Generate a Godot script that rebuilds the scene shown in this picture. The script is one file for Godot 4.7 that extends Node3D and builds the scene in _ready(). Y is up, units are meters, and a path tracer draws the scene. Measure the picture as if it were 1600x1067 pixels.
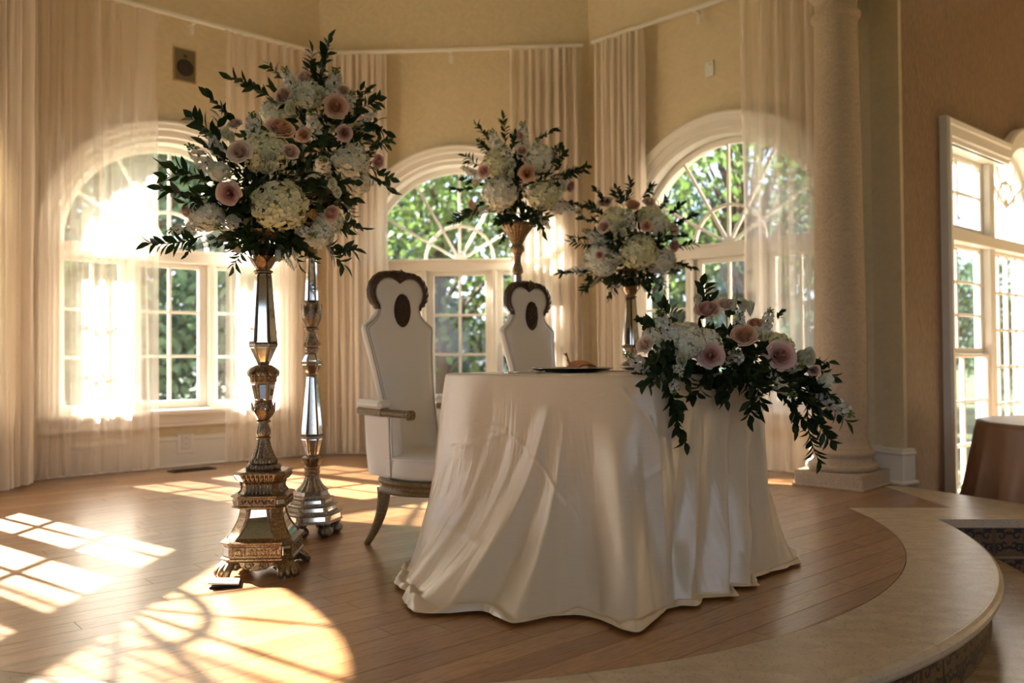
extends Node3D
# A sunlit rotunda set for a wedding: sweetheart table, two tall chairs, four flower stands, arched windows with sheer curtains.
# Places are given as (x, height, depth in front of the camera); V() turns them into Godot axes.

var M := {}
var used := {}
var cache := {}
var R := RandomNumberGenerator.new()

func V(x: float, y: float, d: float) -> Vector3:
	return Vector3(x, y, -d)

# ---------------------------------------------------------------- nodes
func numbered(called: String) -> String:
	used[called] = used.get(called, -1) + 1
	return called if used[called] == 0 else "%s_%03d" % [called, used[called]]

func tag(o: Node, label: String, category: String, group := "") -> void:
	o.set_meta("label", label)
	o.set_meta("category", category)
	if group != "":
		o.set_meta("group", group)

func thing(called: String, label: String, category: String, at := Vector3.ZERO, turn := 0.0, group := "") -> Node3D:
	var o := Node3D.new()
	o.name = numbered(called)
	add_child(o)
	o.position = at
	o.rotation.y = turn
	tag(o, label, category, group)
	return o

func obj(called: String, mesh, m: Material, parent: Node = null, at := Vector3.ZERO, basis := Basis()) -> MeshInstance3D:
	var o := MeshInstance3D.new()
	o.mesh = (mesh as SurfaceTool).commit() if mesh is SurfaceTool else mesh
	o.material_override = m
	o.transform = Transform3D(basis, at)
	if parent == null:
		o.name = numbered(called)
		add_child(o)
	else:
		o.name = called
		parent.add_child(o, true)
	return o

func struct(called: String, mesh, m: Material, label: String, at := Vector3.ZERO, turn := 0.0) -> MeshInstance3D:
	var o := obj(called, mesh, m, null, at, Basis(Vector3.UP, turn))
	o.set_meta("kind", "structure")
	o.set_meta("label", label)
	return o

func struct_root(called: String, label: String, at := Vector3.ZERO, turn := 0.0) -> Node3D:
	var o := Node3D.new()
	o.name = numbered(called)
	add_child(o)
	o.position = at
	o.rotation.y = turn
	o.set_meta("kind", "structure")
	o.set_meta("label", label)
	return o

# ---------------------------------------------------------------- shapes
func begin(smooth := false) -> SurfaceTool:
	var st := SurfaceTool.new()
	st.begin(Mesh.PRIMITIVE_TRIANGLES)
	st.set_smooth_group(0 if smooth else -1)
	return st

func fin(st: SurfaceTool) -> ArrayMesh:
	st.generate_normals()
	return st.commit()

func tri(st: SurfaceTool, a: Vector3, b: Vector3, c: Vector3, ua := Vector2.ZERO, ub := Vector2.ZERO, uc := Vector2.ZERO) -> void:
	# a, b, c counterclockwise seen from outside
	st.set_uv(ua); st.add_vertex(a)
	st.set_uv(uc); st.add_vertex(c)
	st.set_uv(ub); st.add_vertex(b)

func quad(st: SurfaceTool, a: Vector3, b: Vector3, c: Vector3, d: Vector3, u0 := Vector2(0, 0), u1 := Vector2(1, 1)) -> void:
	tri(st, a, b, c, Vector2(u0.x, u1.y), Vector2(u1.x, u1.y), Vector2(u1.x, u0.y))
	tri(st, a, c, d, Vector2(u0.x, u1.y), Vector2(u1.x, u0.y), Vector2(u0.x, u0.y))

# nu x nv patch; f(u, v) -> point, u rightwards and v upwards seen from outside
func patch(st: SurfaceTool, nu: int, nv: int, f: Callable) -> void:
	var p: Array[Vector3] = []
	for j in nv + 1:
		for i in nu + 1:
			p.append(f.call(float(i) / nu, float(j) / nv))
	for j in nv:
		for i in nu:
			var k := j * (nu + 1) + i
			quad(st, p[k], p[k + 1], p[k + nu + 2], p[k + nu + 1], Vector2(float(i) / nu, 1 - float(j + 1) / nv), Vector2(float(i + 1) / nu, 1 - float(j) / nv))

# box with chamfered edges, in a frame
func cbox(st: SurfaceTool, c: Vector3, s: Vector3, bev := 0.003, b := Basis()) -> void:
	var h := s / 2
	bev = minf(bev, minf(h.x, minf(h.y, h.z)) * 0.9)
	var ax := [Vector3.RIGHT, Vector3.UP, Vector3.BACK]
	var pts := {}
	for sx in [-1, 1]:
		for sy in [-1, 1]:
			for sz in [-1, 1]:
				for k in 3:
					var p := Vector3(sx * h.x, sy * h.y, sz * h.z)
					for j in 3:
						if j != k:
							p[j] -= [sx, sy, sz][j] * bev
					pts[[sx, sy, sz, k]] = c + b * p
	for k in 3:
		var i := (k + 1) % 3
		var j := (k + 2) % 3
		for s1 in [-1, 1]:
			var key := func(a, d):
				var q := [0, 0, 0, k]
				q[k] = s1; q[i] = a; q[j] = d
				return q
			var q0 = pts[key.call(-1, -1)]; var q1 = pts[key.call(1, -1)]; var q2 = pts[key.call(1, 1)]; var q3 = pts[key.call(-1, 1)]
			if s1 > 0: quad(st, q0, q1, q2, q3)
			else: quad(st, q0, q3, q2, q1)
	# edge chamfers
	for k in 3:
		var i := (k + 1) % 3
		var j := (k + 2) % 3
		for si in [-1, 1]:
			for sj in [-1, 1]:
				var g := func(sk, face):
					var q := [0, 0, 0, face]
					q[k] = sk; q[i] = si; q[j] = sj
					return pts[q]
				var a: Vector3 = g.call(-1, i); var bb: Vector3 = g.call(-1, j); var cc: Vector3 = g.call(1, j); var d: Vector3 = g.call(1, i)
				if si * sj > 0: quad(st, a, bb, cc, d)
				else: quad(st, bb, a, d, cc)
	for sx in [-1, 1]:
		for sy in [-1, 1]:
			for sz in [-1, 1]:
				var a: Vector3 = pts[[sx, sy, sz, 0]]; var d: Vector3 = pts[[sx, sy, sz, 1]]; var e: Vector3 = pts[[sx, sy, sz, 2]]
				if sx * sy * sz > 0: tri(st, a, d, e)
				else: tri(st, a, e, d)

func boxmesh(s: Vector3, bev := 0.003) -> ArrayMesh:
	var key := ["box", s, bev]
	if not cache.has(key):
		var st := begin()
		cbox(st, Vector3.ZERO, s, bev)
		cache[key] = fin(st)
	return cache[key]

# straight bar between two points
func bar(st: SurfaceTool, a: Vector3, b: Vector3, w: float, t: float, side := Vector3.BACK, bev := 0.003) -> void:
	var y := (b - a).normalized()
	var x := y.cross(side).normalized()
	cbox(st, (a + b) / 2, Vector3(w, a.distance_to(b), t), bev, Basis(x, y, x.cross(y)))

# profile of (radius, height) turned round y; mod(angle, k) scales the radius
func lathe(st: SurfaceTool, prof: Array, seg := 32, mod = null, at := Vector3.ZERO) -> void:
	var n := prof.size()
	var p: Array[Vector3] = []
	for k in n:
		for i in seg + 1:
			var a := TAU * i / seg
			var r: float = prof[k].x
			if mod != null:
				r *= mod.call(a, k)
			p.append(at + Vector3(cos(a) * r, prof[k].y, -sin(a) * r))
	for k in n - 1:
		for i in seg:
			var q := k * (seg + 1) + i
			quad(st, p[q], p[q + 1], p[q + seg + 2], p[q + seg + 1], Vector2(float(i) / seg * 4, 1 - float(k + 1) / n), Vector2(float(i + 1) / seg * 4, 1 - float(k) / n))

# smooth curve through (radius, height) points
func curvy(pts: Array, per := 4) -> Array:
	var out := []
	for i in pts.size() - 1:
		var p0: Vector2 = pts[maxi(i - 1, 0)]; var p1: Vector2 = pts[i]; var p2: Vector2 = pts[i + 1]; var p3: Vector2 = pts[mini(i + 2, pts.size() - 1)]
		for k in per:
			out.append(p1.cubic_interpolate(p2, p0, p3, float(k) / per))
	out.append(pts[-1])
	return out

func tube(st: SurfaceTool, pts: Array, rad, seg := 6, caps := true) -> void:
	var rings := []
	var side := Vector3.ZERO
	for k in pts.size():
		var t: Vector3 = (pts[mini(k + 1, pts.size() - 1)] - pts[maxi(k - 1, 0)]).normalized()
		if k == 0:
			side = t.cross(Vector3.UP if absf(t.y) < 0.9 else Vector3.RIGHT).normalized()
		else:
			side = (side - t * side.dot(t)).normalized()
		var up := side.cross(t)
		var r: float = rad[k] if rad is Array else rad
		var ring := []
		for i in seg:
			var a := TAU * i / seg
			ring.append(pts[k] + (side * cos(a) + up * sin(a)) * r)
		rings.append(ring)
	for k in rings.size() - 1:
		for i in seg:
			var j := (i + 1) % seg
			quad(st, rings[k][j], rings[k][i], rings[k + 1][i], rings[k + 1][j])
	if caps:
		for i in seg:
			var j := (i + 1) % seg
			tri(st, pts[0], rings[0][i], rings[0][j])
			tri(st, pts[-1], rings[-1][j], rings[-1][i])

func clockwise(p: PackedVector2Array) -> bool:
	var a := 0.0
	for k in p.size():
		a += p[k].cross(p[(k + 1) % p.size()])
	return a < 0.0

# polygon given as (x, depth) on the ground, from height y0 up to y1, uv in metres
func ground_slab(st: SurfaceTool, poly: PackedVector2Array, y0: float, y1: float, dir := 0.0, off := Vector2.ZERO, bev := 0.0) -> void:
	if clockwise(poly):
		poly = poly.duplicate(); poly.reverse()
	var ids := Geometry2D.triangulate_polygon(poly)
	var c := cos(dir); var s := sin(dir)
	var uv := func(p: Vector2): return Vector2(p.x * c + p.y * s, -p.x * s + p.y * c) + off
	var p3 := func(p: Vector2, y: float): return V(p.x, y, p.y)
	for k in range(0, ids.size(), 3):
		var a := poly[ids[k]]; var b := poly[ids[k + 1]]; var d := poly[ids[k + 2]]
		if (b - a).cross(d - a) < 0:
			var t := b; b = d; d = t
		tri(st, p3.call(a, y1), p3.call(b, y1), p3.call(d, y1), uv.call(a), uv.call(b), uv.call(d))
		tri(st, p3.call(a, y0), p3.call(d, y0), p3.call(b, y0), uv.call(a), uv.call(d), uv.call(b))
	for k in poly.size():
		var a := poly[k]; var b := poly[(k + 1) % poly.size()]
		var ua: Vector2 = uv.call(a); var ub: Vector2 = uv.call(b)
		var pa: Vector3 = p3.call(a, y0); var pb: Vector3 = p3.call(b, y0); var pc: Vector3 = p3.call(b, y1); var pd: Vector3 = p3.call(a, y1)
		tri(st, pa, pb, pc, ua, ub, ub + Vector2(0, y1 - y0)); tri(st, pa, pc, pd, ua, ub + Vector2(0, y1 - y0), ua + Vector2(0, y1 - y0))

# outline in xy swept through z0..z1 with a rounded (chamfered) front edge
func plate(st: SurfaceTool, poly: PackedVector2Array, z0: float, z1: float, bev := 0.0, b := Transform3D()) -> void:
	if clockwise(poly):
		poly = poly.duplicate(); poly.reverse()
	var inner := poly
	if bev > 0:
		var off := Geometry2D.offset_polygon(poly, -bev, Geometry2D.JOIN_MITER)
		if off.size() == 1 and off[0].size() == poly.size():
			# pair up the start
			inner = off[0]
			if clockwise(inner): inner.reverse()
			var best := 0
			for k in inner.size():
				if inner[k].distance_to(poly[0]) < inner[best].distance_to(poly[0]): best = k
			var turned := PackedVector2Array()
			for k in inner.size(): turned.append(inner[(k + best) % inner.size()])
			inner = turned
		else:
			bev = 0.0
	var at := func(p: Vector2, z: float): return b * Vector3(p.x, p.y, z)
	var ids := Geometry2D.triangulate_polygon(inner)
	for k in range(0, ids.size(), 3):
		var p := inner[ids[k]]; var q := inner[ids[k + 1]]; var r := inner[ids[k + 2]]
		if (q - p).cross(r - p) < 0:
			var t := q; q = r; r = t
		tri(st, at.call(p, z1), at.call(q, z1), at.call(r, z1), p, q, r)
	ids = Geometry2D.triangulate_polygon(poly)
	for k in range(0, ids.size(), 3):
		var p := poly[ids[k]]; var q := poly[ids[k + 1]]; var r := poly[ids[k + 2]]
		if (q - p).cross(r - p) < 0:
			var t := q; q = r; r = t
		tri(st, at.call(p, z0), at.call(r, z0), at.call(q, z0), p, r, q)
	for k in poly.size():
		var j := (k + 1) % poly.size()
		quad(st, at.call(poly[k], z0), at.call(poly[j], z0), at.call(poly[j], z1 - bev), at.call(poly[k], z1 - bev))
		if bev > 0:
			quad(st, at.call(poly[k], z1 - bev), at.call(poly[j], z1 - bev), at.call(inner[j], z1), at.call(inner[k], z1))

func sector(r0: float, r1: float, a0: float, a1: float, n: int, c := Vector2.ZERO) -> PackedVector2Array:
	var p := PackedVector2Array()
	for i in n + 1:
		var a := lerpf(a0, a1, float(i) / n)
		p.append(c + Vector2(cos(a), sin(a)) * r1)
	if r0 <= 0.0:
		p.append(c)
	else:
		for i in n + 1:
			var a := lerpf(a1, a0, float(i) / n)
			p.append(c + Vector2(cos(a), sin(a)) * r0)
	return p

# ---------------------------------------------------------------- materials
func mat(called: String, c: Color, rough := 0.6, metal := 0.0) -> StandardMaterial3D:
	var m := StandardMaterial3D.new()
	m.resource_name = called
	m.albedo_color = c
	m.roughness = rough
	m.metallic = metal
	M[called] = m
	return m

func picture(w: int, h: int, f: Callable) -> ImageTexture:
	var im := Image.create(w, h, false, Image.FORMAT_RGB8)
	for y in h:
		for x in w:
			im.set_pixel(x, y, f.call(x, y))
	return ImageTexture.create_from_image(im)

func noise(seed_: int, freq: float, oct := 3) -> FastNoiseLite:
	var n := FastNoiseLite.new()
	n.seed = seed_
	n.frequency = freq
	n.fractal_octaves = oct
	return n

func mottle(w: int, seed_: int, freq: float, a: Color, b: Color, sx := 1.0, sy := 1.0, power := 1.0) -> ImageTexture:
	var n := noise(seed_, freq, 4)
	var k := TAU / w
	# wrapped over a torus so that it repeats without a seam
	var rad := w / TAU
	return picture(w, w, func(x, y):
		var ax: float = x * k; var ay: float = y * k
		var v := n.get_noise_3d(cos(ax) * rad * sx + 500, sin(ax) * rad * sx + cos(ay) * rad * sy, sin(ay) * rad * sy)
		return a.lerp(b, pow(clampf(v * 0.9 + 0.5, 0, 1), power)))

# pale stone with small pits and short dark veins
func pitted(w: int, seed_: int, a: Color, b: Color) -> ImageTexture:
	var n := noise(seed_, 0.012, 4)
	var f := noise(seed_ + 1, 0.16, 2)
	var im := Image.create(w, w, false, Image.FORMAT_RGB8)
	for y in w:
		for x in w:
			var e := minf(minf(x, w - 1 - x), minf(y, w - 1 - y)) / 40.0
			var v := n.get_noise_2d(x, y * 1.6) * minf(e, 1.0)
			var c := a.lerp(b, clampf(v * 1.2 + 0.5, 0, 1))
			var p := f.get_noise_2d(x * 0.55, y)
			if p > 0.46: c = c.darkened(clampf((p - 0.46) * 1.8, 0, 0.3))
			im.set_pixel(x, y, c)
	return ImageTexture.create_from_image(im)

func tri_tex(m: StandardMaterial3D, t: Texture2D, s: float, world := false) -> void:
	m.albedo_texture = t
	m.uv1_triplanar = true
	m.uv1_world_triplanar = world
	m.uv1_scale = Vector3(s, s, s)

func make_materials() -> void:
	var w := mat("wall_paint", Color(0.87, 0.80, 0.655), 0.75)
	tri_tex(w, mottle(128, 3, 0.08, Color(0.95, 0.95, 0.95), Color(1, 1, 1), 1.0, 1.0), 2.0, true)
	var pl := mat("brown_plaster", Color(0.9, 0.9, 0.9), 0.42)
	tri_tex(pl, mottle(256, 5, 0.06, Color(0.50, 0.39, 0.29), Color(0.68, 0.55, 0.43), 3.0, 0.8), 1.2, true)
	mat("ceiling_paint", Color(0.92, 0.88, 0.80), 0.9)
	mat("trim_paint", Color(0.93, 0.905, 0.85), 0.35)
	var g := mat("glass", Color(1, 1, 1, 0.03), 0.02)
	g.transparency = BaseMaterial3D.TRANSPARENCY_ALPHA
	var s := mat("sheer", Color(0.955, 0.905, 0.845, 0.50), 0.85)
	s.transparency = BaseMaterial3D.TRANSPARENCY_ALPHA
	s.backlight_enabled = true
	s.backlight = Color(1.0, 0.97, 0.93)
	s.cull_mode = BaseMaterial3D.CULL_DISABLED
	var s2 := mat("sheer_gathered", Color(0.93, 0.88, 0.81, 0.82), 0.85)
	s2.transparency = BaseMaterial3D.TRANSPARENCY_ALPHA
	s2.backlight_enabled = true
	s2.backlight = Color(0.78, 0.745, 0.70)
	s2.cull_mode = BaseMaterial3D.CULL_DISABLED
	mat("rail_white", Color(0.88, 0.86, 0.80), 0.4)
	# wood
	for k in 5:
		var n1 := noise(20 + k, 0.02, 4)
		var n2 := noise(40 + k, 0.11, 3)
		var lt: Color = [Color(0.69, 0.50, 0.30), Color(0.655, 0.46, 0.265), Color(0.72, 0.53, 0.33), Color(0.62, 0.43, 0.24), Color(0.675, 0.48, 0.28)][k]
		var dk := lt.darkened(0.34)
		var t := picture(512, 128, func(x, y):
			var ring := absf(n1.get_noise_2d(x * 0.5, y * 5.0)) * 1.1
			var pore := clampf(n2.get_noise_2d(x * 0.35, y * 7.0) * 1.3, 0, 1) * 0.5
			return lt.lerp(dk, clampf(ring * 0.85 + pore, 0, 1)))
		var m := mat("oak_%d" % k, Color(1, 1, 1), 0.36)
		m.albedo_texture = t
		m.uv1_scale = Vector3(0.8, 4.0, 1)
		m.clearcoat_enabled = true
		m.clearcoat = 1.0
		m.clearcoat_roughness = 0.27
	mat("subfloor", Color(0.16, 0.09, 0.05), 0.8)
	var li := mat("limestone", Color(1, 1, 1), 0.34)
	tri_tex(li, pitted(512, 8, Color(0.765, 0.70, 0.615), Color(0.83, 0.775, 0.69)), 1.3, true)
	li.metallic_specular = 0.4
	var lf := mat("limestone_floor", Color(1, 1, 1), 0.26)
	tri_tex(lf, pitted(512, 9, Color(0.62, 0.53, 0.42), Color(0.73, 0.64, 0.52)), 0.9, true)
	var st := mat("column_stone", Color(1, 1, 1), 0.6)
	tri_tex(st, mottle(256, 12, 0.09, Color(0.70, 0.62, 0.52), Color(0.80, 0.72, 0.61), 1.0, 1.0), 2.2)
	st.heightmap_enabled = false
	# carved riser tile: dark blue scrolls on tan
	var tan1 := Color(0.50, 0.39, 0.27)
	var navy := Color(0.09, 0.085, 0.14)
	var curl := func(p: Vector2, c: Vector2, r: float, spin: float) -> float:
		var q := p - c
		var a := fposmod(atan2(q.y, q.x) + spin, TAU) / TAU
		return absf(q.length() - r * (0.25 + 0.75 * a)) - 0.014 - 0.02 * a
	var tn := noise(77, 0.12, 2)
	var tt := picture(128, 128, func(x, y):
		var p := Vector2(x, y) / 128.0
		var q := Vector2(absf(p.x - 0.5), p.y)
		var d := 9.0
		d = minf(d, curl.call(q, Vector2(0.27, 0.28), 0.17, 0.6))
		d = minf(d, curl.call(q, Vector2(0.15, 0.60), 0.15, 3.4))
		d = minf(d, curl.call(q, Vector2(0.33, 0.72), 0.13, 1.8))
		d = minf(d, maxf(absf(q.x - 0.43) - 0.018, absf(q.y - 0.73) - 0.16))
		d = minf(d, maxf(absf(q.y - 0.58) - 0.018, absf(q.x - 0.37) - 0.07))
		d = minf(d, maxf(absf(q.y - 0.07) - 0.018, absf(q.x - 0.30) - 0.14))
		d = minf(d, (q - Vector2(0.05, 0.2)).length() - 0.05)
		var base := tan1.lerp(tan1.darkened(0.35), clampf(tn.get_noise_2d(x, y) + 0.4, 0, 1))
		if q.x > 0.475 or q.y < 0.02 or q.y > 0.98: return base.darkened(0.5)
		return navy if d < 0.0 else base.lerp(navy, clampf(1.0 - d * 40.0, 0, 1) * 0.6))
	var ti := mat("riser_tile", Color(1, 1, 1), 0.45)
	ti.albedo_texture = tt
	# cloths
	var sa := mat("satin", Color(0.90, 0.835, 0.725), 0.31)
	sa.rim_enabled = true; sa.rim = 0.5; sa.rim_tint = 0.5
	sa.metallic_specular = 0.7
	tri_tex(sa, mottle(256, 15, 0.2, Color(0.965, 0.965, 0.965), Color(1, 1, 1), 0.15, 3.0), 3.0)
	sa.backlight_enabled = true
	sa.backlight = Color(0.34, 0.31, 0.26)
	var br := mat("taupe_satin", Color(0.56, 0.42, 0.31), 0.45)
	br.rim_enabled = true; br.rim = 0.4
	mat("leather", Color(0.87, 0.85, 0.81), 0.38)
	mat("piping", Color(0.76, 0.73, 0.68), 0.5)
	var cw := mat("carved_wood", Color(1, 1, 1), 0.5)
	tri_tex(cw, mottle(128, 17, 0.15, Color(0.16, 0.11, 0.06), Color(0.34, 0.25, 0.14)), 9.0)
	var gw := mat("gold_wood", Color(1, 1, 1), 0.45)
	tri_tex(gw, mottle(128, 18, 0.12, Color(0.36, 0.29, 0.17), Color(0.56, 0.47, 0.30), 1, 1), 6.0)
	# antique metal and mirror
	var am := mat("antique_metal", Color(1, 1, 1), 0.40, 0.75)
	tri_tex(am, mottle(256, 19, 0.09, Color(0.30, 0.22, 0.13), Color(0.78, 0.68, 0.53)), 7.0)
	var as_ := mat("antique_silver", Color(1, 1, 1), 0.36, 0.8)
	tri_tex(as_, mottle(256, 21, 0.09, Color(0.33, 0.28, 0.22), Color(0.76, 0.71, 0.63)), 7.0)
	mat("dark_metal", Color(0.20, 0.16, 0.12), 0.45, 0.7)
	var mi := mat("mirror", Color(1, 1, 1), 0.05, 1.0)
	tri_tex(mi, mottle(128, 23, 0.25, Color(0.74, 0.73, 0.70), Color(0.90, 0.90, 0.88), 1, 1, 0.5), 5.0)
	mat("silver", Color(0.86, 0.86, 0.85), 0.15, 1.0)
	mat("charger_black", Color(0.03, 0.03, 0.035), 0.18, 0.0)
	var na := mat("napkin", Color(0.80, 0.55, 0.38), 0.8)
	na.backlight_enabled = true; na.backlight = Color(0.3, 0.2, 0.13)
	# flowers
	for f in [["pink", Color(0.93, 0.80, 0.75), Color(0.88, 0.66, 0.60)], ["peach", Color(0.94, 0.79, 0.68), Color(0.91, 0.68, 0.54)], ["blush", Color(0.96, 0.88, 0.81), Color(0.93, 0.79, 0.70)], ["white", Color(0.95, 0.94, 0.88), Color(0.90, 0.90, 0.74)], ["cream", Color(0.93, 0.91, 0.76), Color(0.87, 0.86, 0.62)]]:
		var m := mat("petal_" + f[0], Color(1, 1, 1), 0.6)
		m.vertex_color_use_as_albedo = true
		m.vertex_color_is_srgb = true
		m.backlight_enabled = true
		m.backlight = Color(0.45, 0.45, 0.45)
		m.cull_mode = BaseMaterial3D.CULL_DISABLED
		m.metallic_specular = 0.25
		M["tone_" + f[0]] = [f[1], f[2]]
	var le := mat("leaf", Color(0.125, 0.185, 0.095), 0.42)
	le.backlight_enabled = true; le.backlight = Color(0.10, 0.16, 0.05); le.metallic_specular = 0.3
	le.cull_mode = BaseMaterial3D.CULL_DISABLED
	var le2 := mat("leaf_light", Color(0.25, 0.34, 0.16), 0.42)
	le2.backlight_enabled = true; le2.backlight = Color(0.18, 0.26, 0.08); le2.metallic_specular = 0.3
	le2.cull_mode = BaseMaterial3D.CULL_DISABLED
	mat("stem", Color(0.30, 0.40, 0.18), 0.6)
	# outside
	for k in 3:
		var tl := mat("tree_leaf_%d" % k, [Color(0.29, 0.38, 0.31), Color(0.34, 0.40, 0.25), Color(0.22, 0.31, 0.27)][k], 0.6)
		tl.metallic_specular = 0.15
		tl.backlight_enabled = true; tl.backlight = [Color(0.19, 0.28, 0.17), Color(0.28, 0.36, 0.17), Color(0.15, 0.24, 0.16)][k]
		tl.cull_mode = BaseMaterial3D.CULL_DISABLED
	mat("bark", Color(0.33, 0.27, 0.21), 0.9)
	var gr := mat("lawn", Color(1, 1, 1), 0.95)
	tri_tex(gr, mottle(128, 31, 0.1, Color(0.17, 0.25, 0.10), Color(0.27, 0.33, 0.16)), 0.3, true)
	mat("speaker_cloth", Color(0.44, 0.39, 0.28), 0.9)
	mat("speaker_cone", Color(0.20, 0.17, 0.13), 0.8)
	mat("speaker_frame", Color(0.72, 0.62, 0.43), 0.6)
	mat("plastic_white", Color(0.88, 0.87, 0.83), 0.4)
	mat("slot_black", Color(0.05, 0.05, 0.05), 0.7)
	mat("vent_bronze", Color(0.16, 0.12, 0.09), 0.5, 0.4)
	mat("rubber_grey", Color(0.45, 0.45, 0.45), 0.6)
	mat("paper", Color(0.90, 0.88, 0.82), 0.5)
	mat("ink", Color(0.10, 0.10, 0.10), 0.6)

# ---------------------------------------------------------------- the room
const CX := -0.48      # middle of the round stage
const CD := 4.38
const STEP := 0.185
const TOP := 4.75      # ceiling
const SPRING := 1.665  # spring line of the arches

func wall_at(a: float, d: float, s: float) -> Vector3:
	# a point on the wall whose direction is a (radians) and whose distance is d, at s along it
	return V(s * cos(a) - d * sin(a), 0, s * sin(a) + d * cos(a))

func arch_wall(called: String, label: String, a: float, d: float, sc: float, left: float, right: float) -> void:
	var st := begin()
	var t := 0.24
	var r := 0.83
	var y0 := -0.2
	cbox(st, Vector3((-left - r) / 2, (TOP + y0) / 2, -t / 2), Vector3(left - r, TOP - y0, t), 0.001)
	cbox(st, Vector3((right + r) / 2, (TOP + y0) / 2, -t / 2), Vector3(right - r, TOP - y0, t), 0.001)
	cbox(st, Vector3(0, (0.37 + y0) / 2, -t / 2), Vector3(2 * r, 0.37 - y0, t), 0.001)
	var n := 32
	for i in n:
		var p := Vector2.from_angle(PI - PI * i / n) * r + Vector2(0, SPRING)
		var q := Vector2.from_angle(PI - PI * (i + 1) / n) * r + Vector2(0, SPRING)
		quad(st, Vector3(p.x, p.y, 0), Vector3(q.x, q.y, 0), Vector3(q.x, TOP, 0), Vector3(p.x, TOP, 0))
		quad(st, Vector3(q.x, q.y, -t), Vector3(p.x, p.y, -t), Vector3(p.x, TOP, -t), Vector3(q.x, TOP, -t))
		quad(st, Vector3(p.x, p.y, -t), Vector3(q.x, q.y, -t), Vector3(q.x, q.y, 0), Vector3(p.x, p.y, 0))
	struct(called, fin(st), M.wall_paint, label, wall_at(a, d, sc), a)

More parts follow.
